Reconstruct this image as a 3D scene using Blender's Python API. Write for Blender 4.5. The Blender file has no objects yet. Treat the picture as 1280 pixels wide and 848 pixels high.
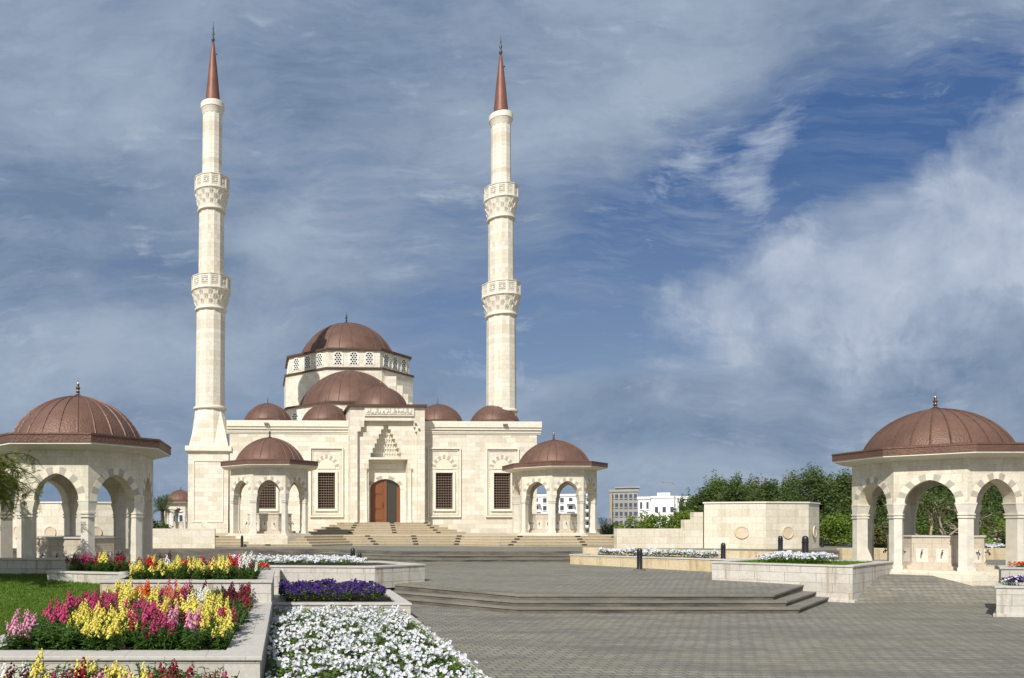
import bpy, bmesh, math, random
from mathutils import Vector, Matrix, Euler
from mathutils import noise as mnoise
R = random.Random(7)
sin, cos, pi, rad = math.sin, math.cos, math.pi, math.radians
sc = bpy.context.scene
col = sc.collection
EYE = 2.5
FPX, PX, PY = 920.0, 358.0, 655.0          # focal length and principal point, in pixels of the photograph

def X(px, Z): return (px - PX) * Z / FPX
def H(py, Z): return EYE + (PY - py) * Z / FPX

# ------------------------------------------------------------------ materials
def newmat(name):
    m = bpy.data.materials.new(name); m.use_nodes = True
    nt = m.node_tree; b = nt.nodes['Principled BSDF']
    return m, nt, b
def N(nt, typ, **kw):
    n = nt.nodes.new(typ)
    for k, v in kw.items():
        if k in n.inputs: n.inputs[k].default_value = v
        else: setattr(n, k, v)
    return n
def L(nt, a, b): nt.links.new(a, b)
def mixc(nt, fac, a, b, blend='MIX'):
    n = nt.nodes.new('ShaderNodeMix'); n.data_type = 'RGBA'; n.blend_type = blend
    for sock, v in ((n.inputs[0], fac), (n.inputs[6], a), (n.inputs[7], b)):
        if isinstance(v, bpy.types.NodeSocket): L(nt, v, sock)
        elif isinstance(v, (int, float)): sock.default_value = v
        else: sock.default_value = (*v, 1)
    return n.outputs[2]
def ramp(nt, fac, lo, hi, a=0.0, b=1.0):
    n = nt.nodes.new('ShaderNodeMapRange'); n.clamp = True
    n.inputs[1].default_value = lo; n.inputs[2].default_value = hi
    n.inputs[3].default_value = a; n.inputs[4].default_value = b
    L(nt, fac, n.inputs[0]); return n.outputs[0]
def noise(nt, vec, scale, detail=4, rough=.55):
    n = N(nt, 'ShaderNodeTexNoise'); n.inputs['Scale'].default_value = scale
    n.inputs['Detail'].default_value = detail; n.inputs['Roughness'].default_value = rough
    if vec is not None: L(nt, vec, n.inputs['Vector'])
    return n.outputs[0]
def mapping(nt, vec, scale=(1, 1, 1), rot=(0, 0, 0), loc=(0, 0, 0)):
    n = nt.nodes.new('ShaderNodeMapping'); L(nt, vec, n.inputs[0])
    n.inputs['Scale'].default_value = scale; n.inputs['Rotation'].default_value = rot; n.inputs['Location'].default_value = loc
    return n.outputs[0]
def bump(nt, h, strength, dist, b):
    n = nt.nodes.new('ShaderNodeBump'); n.inputs['Strength'].default_value = strength; n.inputs['Distance'].default_value = dist
    L(nt, h, n.inputs['Height']); L(nt, n.outputs[0], b.inputs['Normal'])

def stone(name, c1, c2, mortar, bw, bh, ms=.006, stain=(.30, .24, .15), stain_amt=.35, streak=.0, rough=.75, off=.5):
    m, nt, b = newmat(name)
    tc = N(nt, 'ShaderNodeTexCoord'); geo = N(nt, 'ShaderNodeNewGeometry')
    br = N(nt, 'ShaderNodeTexBrick'); br.offset = off
    L(nt, tc.outputs['UV'], br.inputs['Vector'])
    br.inputs['Scale'].default_value = 1; br.inputs['Brick Width'].default_value = bw; br.inputs['Row Height'].default_value = bh
    br.inputs['Bias'].default_value = -.25; br.inputs['Mortar Size'].default_value = ms; br.inputs['Mortar Smooth'].default_value = .3
    br.inputs['Color1'].default_value = (*c1, 1); br.inputs['Color2'].default_value = (*c2, 1); br.inputs['Mortar'].default_value = (*mortar, 1)
    n1 = noise(nt, geo.outputs['Position'], 1.1, 6, .65)
    n2 = noise(nt, geo.outputs['Position'], 14, 5, .6)
    sv = mapping(nt, geo.outputs['Position'], (3.5, 3.5, .35))
    n3 = noise(nt, sv, 1.5, 5, .6)
    c = mixc(nt, ramp(nt, n1, .5, .8, 0, stain_amt), br.outputs[0], stain)
    if streak > 0:
        c = mixc(nt, ramp(nt, n3, .52, .72, 0, streak), c, tuple(x * .8 for x in stain))
    g = ramp(nt, n2, .3, .7, .88, 1.1)
    vm = nt.nodes.new('ShaderNodeVectorMath'); vm.operation = 'SCALE'; L(nt, c, vm.inputs[0]); L(nt, g, vm.inputs['Scale'])
    L(nt, vm.outputs[0], b.inputs['Base Color'])
    b.inputs['Roughness'].default_value = rough
    h = nt.nodes.new('ShaderNodeMath'); h.operation = 'MULTIPLY_ADD'
    L(nt, br.outputs['Fac'], h.inputs[0]); h.inputs[1].default_value = -.7; L(nt, n2, h.inputs[2])
    bump(nt, h.outputs[0], .35, .01, b)
    return m
def plain(name, c, rough=.6, metal=0, var=.12, scale=6, bmp=0.0, bscale=40, spec=.5):
    m, nt, b = newmat(name)
    geo = N(nt, 'ShaderNodeNewGeometry')
    n1 = noise(nt, geo.outputs['Position'], scale, 5, .6)
    g = ramp(nt, n1, .3, .7, 1 - var, 1 + var)
    vm = nt.nodes.new('ShaderNodeVectorMath'); vm.operation = 'SCALE'; vm.inputs[0].default_value = c; L(nt, g, vm.inputs['Scale'])
    L(nt, vm.outputs[0], b.inputs['Base Color'])
    b.inputs['Roughness'].default_value = rough; b.inputs['Metallic'].default_value = metal
    b.inputs['Specular IOR Level'].default_value = spec
    if bmp: bump(nt, noise(nt, geo.outputs['Position'], bscale, 3), bmp, .01, b)
    return m
def leafmat(name, a, c, trans=.25, rough=.5):
    m, nt, b = newmat(name)
    geo = N(nt, 'ShaderNodeNewGeometry')
    n1 = noise(nt, geo.outputs['Position'], .9, 3)
    mx = nt.nodes.new('ShaderNodeMath'); mx.operation = 'MULTIPLY_ADD'; mx.inputs[1].default_value = .6; 
    L(nt, geo.outputs['Random Per Island'], mx.inputs[0]); L(nt, ramp(nt, n1, .3, .7, 0, .4), mx.inputs[2])
    cc = mixc(nt, mx.outputs[0], a, c)
    L(nt, cc, b.inputs['Base Color']); b.inputs['Roughness'].default_value = rough
    b.inputs['Specular IOR Level'].default_value = .3
    if trans > 0:
        t = nt.nodes.new('ShaderNodeBsdfTranslucent'); L(nt, cc, t.inputs[0])
        ms = nt.nodes.new('ShaderNodeMixShader'); ms.inputs[0].default_value = trans
        out = [n for n in nt.nodes if n.type == 'OUTPUT_MATERIAL'][0]
        L(nt, b.outputs[0], ms.inputs[1]); L(nt, t.outputs[0], ms.inputs[2]); L(nt, ms.outputs[0], out.inputs[0])
    return m

M = {}
M['stone'] = stone('cream_limestone', (.68, .64, .545), (.52, .455, .345), (.47, .41, .31), .62, .31, .007, (.47, .38, .25), .45, .22)
M['stone_wall'] = stone('cream_wall_stone', (.66, .61, .50), (.54, .475, .36), (.46, .40, .30), .8, .36, .007, (.44, .34, .21), .5, .35)
M['kstone'] = stone('pale_kiosk_stone', (.63, .58, .47), (.52, .46, .345), (.46, .41, .31), .55, .30, .005, (.42, .34, .24), .5, .3)
M['trim'] = plain('cream_trim_stone', (.665, .62, .52), .7, 0, .08, 5)
M['pillar'] = plain('pale_marble', (.60, .56, .475), .55, 0, .12, 4)
M['ygrey'] = plain('grey_arch_stone', (.38, .345, .29), .7, 0, .14, 5)
M['ywhite'] = plain('white_arch_stone', (.69, .62, .485), .7, 0, .10, 5)
M['fount'] = stone('travertine_panel', (.50, .43, .34), (.47, .40, .31), (.34, .28, .2), .5, .45, .006, (.36, .28, .2), .4, .4)
M['planter'] = stone('grey_white_marble_block', (.50, .475, .425), (.42, .395, .35), (.28, .24, .18), .85, .30, .009, (.30, .22, .13), .6, .75)
M['planter_y'] = stone('yellow_marble_block', (.50, .42, .275), (.46, .37, .22), (.32, .25, .15), .9, .5, .006, (.34, .22, .09), .7, .8)
M['coping'] = stone('marble_coping', (.47, .445, .40), (.42, .39, .345), (.28, .245, .20), 1.1, 3, .006, (.36, .31, .26), .5, .0, .6)
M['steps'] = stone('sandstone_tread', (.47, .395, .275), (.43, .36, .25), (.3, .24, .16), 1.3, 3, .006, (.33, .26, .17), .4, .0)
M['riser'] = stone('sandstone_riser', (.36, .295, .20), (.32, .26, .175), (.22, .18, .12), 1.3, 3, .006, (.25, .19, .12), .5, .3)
M['strip'] = plain('black_strip', (.012, .012, .013), .7, 0, .1)
M['black'] = plain('black_paint', (.014, .014, .016), .35, .0, .15, 8)
M['soil'] = plain('soil', (.035, .024, .015), .95, 0, .4, 12, .6, 60)
M['medal'] = plain('beige_medallion', (.55, .45, .32), .8, 0, .1, 4)
M['mosaic'] = plain('bronze_fitting', (.05, .04, .03), .4, .8)
M['lamp'] = plain('fixture_grey', (.18, .15, .1), .6, .2)

# dark stained concrete for plaza steps
def stained(name, base, dark, sc1=.8):
    m, nt, b = newmat(name)
    geo = N(nt, 'ShaderNodeNewGeometry')
    p = mapping(nt, geo.outputs['Position'], (1, 1, 5))
    n1 = noise(nt, p, sc1, 8, .7); n2 = noise(nt, geo.outputs['Position'], 9, 6, .7)
    c = mixc(nt, ramp(nt, n1, .38, .62), base, dark)
    c = mixc(nt, ramp(nt, n2, .45, .75, 0, .6), c, (.10, .085, .065))
    L(nt, c, b.inputs['Base Color']); b.inputs['Roughness'].default_value = .85
    bump(nt, n2, .4, .01, b)
    return m
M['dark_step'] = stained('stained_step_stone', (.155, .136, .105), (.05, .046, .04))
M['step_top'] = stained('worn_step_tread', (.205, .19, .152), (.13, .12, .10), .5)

def pavers():
    m, nt, b = newmat('grey_interlocking_pavers')
    tc = N(nt, 'ShaderNodeTexCoord'); geo = N(nt, 'ShaderNodeNewGeometry')
    br = N(nt, 'ShaderNodeTexBrick'); br.offset = .5
    wob = nt.nodes.new('ShaderNodeTexNoise'); wob.inputs['Scale'].default_value = .5; L(nt, geo.outputs['Position'], wob.inputs['Vector'])
    vs = nt.nodes.new('ShaderNodeVectorMath'); vs.operation = 'MULTIPLY_ADD'; L(nt, wob.outputs[1], vs.inputs[0]); vs.inputs[1].default_value = (.12, .12, 0); L(nt, tc.outputs['UV'], vs.inputs[2])
    L(nt, vs.outputs[0], br.inputs['Vector'])
    br.inputs['Scale'].default_value = 1; br.inputs['Brick Width'].default_value = .24; br.inputs['Row Height'].default_value = .20
    br.inputs['Mortar Size'].default_value = .016; br.inputs['Mortar Smooth'].default_value = .5; br.inputs['Bias'].default_value = -.1
    br.inputs['Color1'].default_value = (.228, .217, .174, 1); br.inputs['Color2'].default_value = (.164, .156, .125, 1); br.inputs['Mortar'].default_value = (.074, .068, .052, 1)
    n1 = noise(nt, geo.outputs['Position'], .35, 7, .65)
    st = mapping(nt, geo.outputs['Position'], (.25, 1.4, 1), (0, 0, .15))
    n2 = noise(nt, st, .9, 7, .65)
    n3 = noise(nt, geo.outputs['Position'], 22, 4, .6)
    n4 = noise(nt, geo.outputs['Position'], 2.6, 6, .7)
    c = mixc(nt, ramp(nt, n1, .45, .68, 0, .5), br.outputs[0], (.175, .15, .108))
    c = mixc(nt, ramp(nt, n2, .44, .68, 0, .7), c, (.092, .088, .074))
    c = mixc(nt, ramp(nt, n4, .52, .75, 0, .6), c, (.245, .222, .175))
    g = ramp(nt, n3, .3, .7, .82, 1.15)
    vm = nt.nodes.new('ShaderNodeVectorMath'); vm.operation = 'SCALE'; L(nt, c, vm.inputs[0]); L(nt, g, vm.inputs['Scale'])
    L(nt, vm.outputs[0], b.inputs['Base Color']); b.inputs['Roughness'].default_value = .8
    h = nt.nodes.new('ShaderNodeMath'); h.operation = 'MULTIPLY_ADD'; L(nt, br.outputs['Fac'], h.inputs[0]); h.inputs[1].default_value = -1.0; L(nt, n3, h.inputs[2])
    bump(nt, h.outputs[0], .5, .012, b)
    return m
M['paver'] = pavers()

def copper(name, base, hammered):
    m, nt, b = newmat(name)
    geo = N(nt, 'ShaderNodeNewGeometry')
    n1 = noise(nt, geo.outputs['Position'], 1.3, 5, .6); n2 = noise(nt, geo.outputs['Position'], 18 if hammered else 9, 3, .6)
    c = mixc(nt, ramp(nt, n1, .35, .7, 0, .7), base, tuple(x * .62 for x in base))
    n3 = noise(nt, mapping(nt, geo.outputs['Position'], (4, 4, .45)), 1.6, 6, .65)
    c = mixc(nt, ramp(nt, n3, .50, .72, 0, .55), c, (base[0] * .62, base[1] * .72, base[2] * .72))
    c = mixc(nt, ramp(nt, n3, .28, .42, .35, 0), c, (base[0] * 1.35, base[1] * 1.45, base[2] * 1.5))
    L(nt, c, b.inputs['Base Color'])
    b.inputs['Metallic'].default_value = .2; b.inputs['Roughness'].default_value = .52; b.inputs['Specular IOR Level'].default_value = .28
    if hammered:
        vo = N(nt, 'ShaderNodeTexVoronoi'); vo.inputs['Scale'].default_value = 16; L(nt, geo.outputs['Position'], vo.inputs['Vector'])
        bump(nt, vo.outputs['Distance'], .5, .02, b)
    else:
        bump(nt, n2, .15, .02, b)
    return m
M['copper'] = copper('weathered_copper', (.146, .082, .060), False)
M['copper_h'] = copper('hammered_copper', (.160, .088, .064), True)
M['copper_d'] = copper('dark_copper_edge', (.115, .068, .046), False)
M['copper_cone'] = copper('spire_copper', (.20, .088, .062), False)
m, nt, b = newmat('polished_copper'); b.inputs['Base Color'].default_value = (.36, .24, .18, 1); b.inputs['Metallic'].default_value = 1; b.inputs['Roughness'].default_value = .25; M['gold'] = m
m, nt, b = newmat('dark_bronze'); b.inputs['Base Color'].default_value = (.06, .05, .05, 1); b.inputs['Metallic'].default_value = .6; b.inputs['Roughness'].default_value = .45; M['bronze'] = m
M['grille'] = plain('brown_grille', (.15, .10, .07), .6)
M['dark'] = plain('painted_dark_interior', (.012, .010, .009), .9)  # near-black colour that stands in for unlit space behind openings
M['lattice'] = plain('white_lattice', (.70, .68, .62), .6)
def wood():
    m, nt, b = newmat('varnished_teak')
    geo = N(nt, 'ShaderNodeNewGeometry'); p = mapping(nt, geo.outputs['Position'], (14, 14, 1.2))
    n = noise(nt, p, 1.5, 5, .6)
    L(nt, mixc(nt, n, (.14, .048, .019), (.24, .086, .032)), b.inputs['Base Color']); b.inputs['Roughness'].default_value = .4
    return m
M['wood'] = wood()
m, nt, b = newmat('door_glass'); b.inputs['Base Color'].default_value = (.035, .03, .022, 1); b.inputs['Roughness'].default_value = .06; b.inputs['Metallic'].default_value = .0; b.inputs['Specular IOR Level'].default_value = .9; M['glass'] = m
m, nt, b = newmat('window_glass'); b.inputs['Base Color'].default_value = (.06, .075, .09, 1); b.inputs['Roughness'].default_value = .15; M['wglass'] = m
M['bwhite'] = plain('white_render', (.72, .72, .71), .8, 0, .05, .4)
M['bgrey'] = plain('raw_concrete', (.27, .265, .255), .9, 0, .14, .5)
M['bpink'] = plain('pinkish_render', (.50, .42, .37), .8, 0, .06, .4)
M['pole'] = plain('painted_pole', (.30, .31, .32), .5, .3)
M['sand'] = plain('sandy_ground', (.25, .21, .16), .95, 0, .2, .2)
M['asphalt'] = plain('asphalt', (.06, .06, .062), .9, 0, .2, 1.5)
M['kerb'] = plain('kerb_white', (.48, .46, .42), .8, 0, .12, 2)
def lawnmat():
    m, nt, b = newmat('lawn_green')
    geo = N(nt, 'ShaderNodeNewGeometry')
    n1 = noise(nt, geo.outputs['Position'], .9, 5, .6); n2 = noise(nt, geo.outputs['Position'], 45, 4, .7)
    c = mixc(nt, n1, (.085, .17, .016), (.13, .23, .028)); c = mixc(nt, ramp(nt, n2, .35, .7, 0, .5), c, (.05, .10, .012))
    L(nt, c, b.inputs['Base Color']); b.inputs['Roughness'].default_value = .8; bump(nt, n2, .8, .03, b)
    return m
M['lawn'] = lawnmat()
M['blade'] = leafmat('grass_blade', (.095, .17, .018), (.155, .24, .035), .4)
M['bark'] = plain('bark', (.10, .075, .052), .9, 0, .3, 9, .6, 30)
M['bark_pale'] = plain('pale_bark', (.30, .245, .17), .9, 0, .25, 9, .5, 30)
M['leaf_dark'] = leafmat('dark_needle_foliage', (.040, .075, .018), (.115, .155, .040), .3)
M['leaf_mid'] = leafmat('mid_green_foliage', (.055, .098, .018), (.15, .20, .048), .3)
M['leaf_olive'] = leafmat('olive_foliage', (.065, .075, .022), (.15, .135, .045), .2)
M['leaf_lime'] = leafmat('bright_bush_foliage', (.075, .14, .014), (.22, .30, .045), .35)
M['leaf_feather'] = leafmat('feathery_foliage', (.11, .15, .025), (.30, .31, .06), .4)
M['leaf_palm'] = leafmat('palm_frond_green', (.045, .080, .030), (.10, .135, .055), .2)
M['leaf_snap'] = leafmat('snapdragon_leaf', (.04, .10, .018), (.10, .18, .035), .35)
M['leaf_pet'] = leafmat('petunia_leaf', (.05, .12, .012), (.14, .22, .03), .3)
def petal(name, a, c, tr=.3): M[name] = leafmat(name, a, c, tr, .6)
petal('white', (.60, .61, .65), (.76, .76, .78)); petal('purple', (.030, .009, .10), (.072, .024, .19))
petal('yellow', (.74, .62, .08), (.84, .76, .22)); petal('magenta', (.44, .028, .12), (.60, .085, .21))
petal('crimson', (.18, .006, .022), (.32, .012, .042)); petal('pink', (.66, .24, .38), (.76, .40, .52))
petal('orange', (.66, .085, .012), (.76, .16, .03)); petal('red', (.46, .012, .010), (.62, .03, .025)); petal('snow', (.78, .77, .70), (.86, .85, .80))
petal('maroon', (.07, .006, .018), (.14, .012, .03)); petal('coral', (.60, .14, .10), (.70, .26, .18))

# ------------------------------------------------------------------ mesh builder
class MB:
    def __init__(s): s.v = []; s.f = []; s.m = []
    def add(s, vs, fs, mi=0):
        o = len(s.v); s.v.extend([tuple(p) for p in vs])
        for f in fs: s.f.append(tuple(o + i for i in f)); s.m.append(mi)
    def box(s, x0, x1, y0, y1, z0, z1, mi=0):
        s.add([(x0, y0, z0), (x1, y0, z0), (x1, y1, z0), (x0, y1, z0), (x0, y0, z1), (x1, y0, z1), (x1, y1, z1), (x0, y1, z1)],
              [(0, 3, 2, 1), (4, 5, 6, 7), (0, 1, 5, 4), (1, 2, 6, 5), (2, 3, 7, 6), (3, 0, 4, 7)], mi)
    def prism(s, poly, z0, z1, mi=0, poly_top=None):
        n = len(poly); pt = poly_top or poly
        zf0 = z0 if callable(z0) else (lambda x, y: z0); zf1 = z1 if callable(z1) else (lambda x, y: z1)
        vs = [(x, y, zf0(x, y)) for x, y in poly] + [(x, y, zf1(x, y)) for x, y in pt]
        s.add(vs, [tuple(reversed(range(n))), tuple(range(n, 2 * n))] + [(i, (i + 1) % n, n + (i + 1) % n, n + i) for i in range(n)], mi)
    def ring(s, outer, inner, z0, z1, mi=0):
        n = len(outer)
        vs = [(*p, z0) for p in outer] + [(*p, z1) for p in outer] + [(*p, z0) for p in inner] + [(*p, z1) for p in inner]
        fs = []
        for i in range(n):
            j = (i + 1) % n
            fs += [(i, j, n + j, n + i), (2 * n + j, 2 * n + i, 3 * n + i, 3 * n + j), (n + i, n + j, 3 * n + j, 3 * n + i), (j, i, 2 * n + i, 2 * n + j)]
        s.add(vs, fs, mi)
    def lathe(s, prof, n=24, c=(0, 0), a0=0.0, mi=0, arc=2 * pi, off=0.0):
        full = abs(arc - 2 * pi) < 1e-6
        k = n if full else n + 1; vs = []
        for r, z in prof:
            for i in range(k):
                a = a0 + arc * i / n
                vs.append((c[0] + r * cos(a), c[1] + r * sin(a), z))
        fs = []
        for j in range(len(prof) - 1):
            for i in range(n):
                i2 = (i + 1) % k
                fs.append((j * k + i, j * k + i2, (j + 1) * k + i2, (j + 1) * k + i))
        if full:
            if prof[0][0] > 1e-4: fs.append(tuple(reversed(range(k))))
            if prof[-1][0] > 1e-4: fs.append(tuple(range((len(prof) - 1) * k, len(prof) * k)))
        s.add(vs, fs, mi)
    def tube(s, pts, radii, n=6, mi=0):
        vs = []; prev = None
        for i, p in enumerate(pts):
            p = Vector(p)
            d = (Vector(pts[min(i + 1, len(pts) - 1)]) - Vector(pts[max(i - 1, 0)]))
            d = d.normalized() if d.length > 1e-6 else Vector((0, 0, 1))
            a = d.orthogonal().normalized() if prev is None else (prev - d * prev.dot(d)).normalized()
            prev = a; b_ = d.cross(a)
            r = radii[i] if isinstance(radii, (list, tuple)) else radii
            for k in range(n):
                t = 2 * pi * k / n; vs.append(p + (a * cos(t) + b_ * sin(t)) * r)
        fs = [(i * n + k, i * n + (k + 1) % n, (i + 1) * n + (k + 1) % n, (i + 1) * n + k) for i in range(len(pts) - 1) for k in range(n)]
        fs += [tuple(reversed(range(n))), tuple(range((len(pts) - 1) * n, len(pts) * n))]
        s.add(vs, fs, mi)
    def build(s, name, mats, parent=None, loc=None, rotz=0, smooth=None, recalc=True, bevel=0, mesh_only=False):
        me = bpy.data.meshes.new(name); me.from_pydata(s.v, [], s.f)
        for mm in (mats if isinstance(mats, (list, tuple)) else [mats]): me.materials.append(M[mm] if isinstance(mm, str) else mm)
        if recalc:
            bm = bmesh.new(); bm.from_mesh(me)
            for f, mi in zip(bm.faces, s.m): f.material_index = mi
            bmesh.ops.recalc_face_normals(bm, faces=bm.faces)
            bm.to_mesh(me); bm.free()
            uv = me.uv_layers.new(name='UVMap').data
            for p in me.polygons:
                nx, ny, nz = p.normal
                for li in p.loop_indices:
                    co = me.vertices[me.loops[li].vertex_index].co
                    if abs(nz) > .75: uv[li].uv = (co.x, co.y)
                    else:
                        l = math.hypot(nx, ny) or 1
                        uv[li].uv = ((-ny * co.x + nx * co.y) / l, co.z)
        else:
            me.polygons.foreach_set('material_index', s.m)
        if smooth is not None:
            me.polygons.foreach_set('use_smooth', [True] * len(me.polygons))
            me.set_sharp_from_angle(angle=rad(smooth))
        me.update()
        if mesh_only: return me
        return link(name, me, parent, loc, rotz, bevel)
def link(name, me, parent=None, loc=None, rotz=0, bevel=0):
    o = bpy.data.objects.new(name, me); col.objects.link(o)
    if parent is not None: o.parent = parent
    if loc is not None: o.location = loc
    o.rotation_euler.z = rotz
    if bevel:
        bv = o.modifiers.new('bevel', 'BEVEL'); bv.width = bevel; bv.segments = 2; bv.limit_method = 'ANGLE'
    return o
def tag(o, label=None, cat=None, group=None, kind=None):
    if label: o['label'] = label
    if cat: o['category'] = cat
    if group: o['group'] = group
    if kind: o['kind'] = kind
    return o
def thing(name, label, cat, loc=(0, 0, 0), rotz=0, group=None):
    o = bpy.data.objects.new(name, None); col.objects.link(o)
    o.location = loc; o.rotation_euler.z = rotz; o.empty_display_size = .3
    return tag(o, label, cat, group)
def kids(o): return [c for c in bpy.data.objects if c.parent == o]
def copy_tree(o, parent=None, index=None):
    if index is None:
        index = {}
        for q in bpy.data.objects:
            if q.parent: index.setdefault(q.parent.name, []).append(q)
    c = o.copy(); col.objects.link(c)
    if parent is not None: c.parent = parent
    for ch in index.get(o.name, []): copy_tree(ch, c, index)
    return c
def octo(r, c=(0, 0), n=8, a0=pi / 8):
    return [(c[0] + r * cos(a0 + 2 * pi * i / n), c[1] + r * sin(a0 + 2 * pi * i / n)) for i in range(n)]
def inset(poly, d):
    n = len(poly); out = []
    ar = sum(poly[i][0] * poly[(i + 1) % n][1] - poly[(i + 1) % n][0] * poly[i][1] for i in range(n))
    sg = 1 if ar > 0 else -1
    for i in range(n):
        p0, p1, p2 = Vector(poly[i - 1]), Vector(poly[i]), Vector(poly[(i + 1) % n])
        e1 = (p1 - p0).normalized(); e2 = (p2 - p1).normalized()
        n1 = Vector((-e1.y, e1.x)) * sg; n2 = Vector((-e2.y, e2.x)) * sg
        bis = (n1 + n2); bis = bis / max(bis.dot(n1), .2)
        out.append(tuple(p1 + bis * d))
    return out

def dome_point(r, h, t):
    """point of a slightly pointed spherical-cap profile, t from 0 (base) to 1 (top)"""
    k = min(h * .97, r * .999); Rr = (r * r + k * k) / (2 * k); a0 = math.asin((Rr - k) / Rr); a = a0 + (pi / 2 - a0) * t
    return max(0.0005, Rr * cos(a)), Rr * sin(a) - (Rr - k) + (h - k) * t ** 6
def dome_prof(r, h, z0, n=12, flat=1.0):
    return [(p[0], z0 + p[1]) for p in (dome_point(r, h, i / n) for i in range(n + 1))]
def add_dome(mb, r, h, z0, ribs, c=(0, 0), rib_r=.03, seg=48, a0=0, arc=2 * pi, mi=0, rmi=0):
    mb.lathe(dome_prof(r, h, z0), seg, c, a0, mi, arc)
    for k in range(ribs + (0 if arc > 6 else 1)):
        a = a0 + arc * k / ribs
        pts = [(c[0] + 1.003 * q[0] * cos(a), c[1] + 1.003 * q[0] * sin(a), z0 + q[1] + .003) for q in (dome_point(r, h, i / 10 * .985) for i in range(11))]
        mb.tube(pts, rib_r, 4, rmi)
FINIAL = [(.27, -.02), (.25, .05), (.13, .12), (.06, .17), (.06, .20), (.10, .26), (.06, .31), (.05, .34), (.11, .42), (.06, .50), (.04, .52), (.07, .58), (.045, .63), (.025, .68), (.016, .76), (.0005, .92)]
def finial(parent, s, z, mat, c=(0, 0), squash=1.0):
    mb = MB(); mb.lathe([(r * s * squash, h * s) for r, h in FINIAL], 14)
    return mb.build('finial', mat, parent, (c[0], c[1], z), smooth=50)

def arch_curve(w, rise, z0, n=9, tip=.14):
    pts = []
    for i in range(2 * n + 1):
        t = pi * i / (2 * n)
        s = -w * cos(t)
        q = abs(s) / w
        z = z0 + rise * ((1 - tip) * math.sqrt(max(0, 1 - q * q)) + tip * (1 - q))
        pts.append((s, z))
    return pts
def arch_panel(mb, ho, hi, w, rise, zs, z0, z1, yo, yi, mi=0, tip=.14):
    """wall strip with an arched opening; outward face at y=yo (towards -y), inner at yi; s runs along x"""
    arc = arch_curve(w, rise, zs, 9, tip)
    cont = ([(-w, z0)] if zs > z0 + 1e-4 else []) + arc + ([(w, z0)] if zs > z0 + 1e-4 else [])
    def outline(h): return [(-h, z0)] + cont + [(h, z0), (h, z1), (-h, z1)]
    A = outline(ho); B = outline(hi); n = len(A)
    vs = [(s, yo, z) for s, z in A] + [(s, yi, z) for s, z in B]
    fs = [tuple(range(n)), tuple(range(2 * n - 1, n - 1, -1))] + [(i, (i + 1) % n, n + (i + 1) % n, n + i) for i in range(n)]
    mb.add(vs, fs, mi)
def voussoirs(mb, w, rise, zs, k, yo, th, nseg=13, tip=.14, start=0, split=(1.0,)):
    """alternating arch stones between the arch curve and the curve scaled by k about the springing"""
    inn = arch_curve(w * 1.004, rise * 1.004, zs, 26, tip); out = arch_curve(w * k, rise * (1 + (k - 1) * w / rise), zs, 26, tip)
    m_ = len(inn) - 1
    for g in range(nseg):
        i0 = round(m_ * g / nseg); i1 = round(m_ * (g + 1) / nseg)
        P = [inn[i] for i in range(i0, i1 + 1)] + [out[i] for i in range(i1, i0 - 1, -1)]
        n = len(P)
        vs = [(s, yo, z) for s, z in P] + [(s, yo + th, z) for s, z in P]
        mb.add(vs, [tuple(range(n)), tuple(range(2 * n - 1, n - 1, -1))] + [(i, (i + 1) % n, n + (i + 1) % n, n + i) for i in range(n)], (g + start) % 2)

# ------------------------------------------------------------------ ground
def ground():
    mb = MB(); mb.add([(-900, -150, -.06), (1200, -150, -.06), (1200, 1600, -.06), (-900, 1600, -.06)], [(0, 1, 2, 3)])
    tag(mb.build('ground', 'sand'), kind='structure')
    mb = MB(); mb.add([(-9, -6, 0), (40, -6, 0), (40, 26, 0), (-9, 26, 0)], [(0, 1, 2, 3)])
    tag(mb.build('plaza_paving', 'paver'), kind='structure')
ground()
def mid_z(x, y): return .45 + (y - 21.1) * .0205
def front_poly(k):
    z = 20.5 + .33 * k
    return [(26.9 + .467 * k - 25.6, 25.6), (26.9 + .467 * k - z, z), (z - 6.2 - .467 * k + 0, z), (19.6 - .467 * k * 0, 25.8 + .467 * k * 0 + .467 * k)]
def step_slab(poly, z0, z1, name='plaza_step'):
    zf = z1 if callable(z1) else (lambda x, y: z1)
    mb = MB(); mb.prism(inset(poly, .025), z0, lambda x, y: zf(x, y) - .05); o = mb.build(name, 'dark_step'); tag(o, kind='structure')
    mb = MB(); mb.prism(poly, lambda x, y: zf(x, y) - .049, zf); mb.build('tread', 'step_top', o)
def plaza_steps():
    for k in range(3):
        p = front_poly(k)
        poly = [p[0], p[1], p[2], p[3], (22.5, 26.4), (23.0, 34.9), (-14, 34.9), (-14, 25.6)]
        step_slab(poly, -.05, .15 * (k + 1) if k < 2 else mid_z)
        if k == 2:
            q = inset(poly, .34)
            mb = MB(); mb.add([(x, y, mid_z(x, y) + .004) for x, y in q], [tuple(range(len(q)))]); tag(mb.build('middle_terrace', 'paver'), kind='structure')
plaza_steps()
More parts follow.
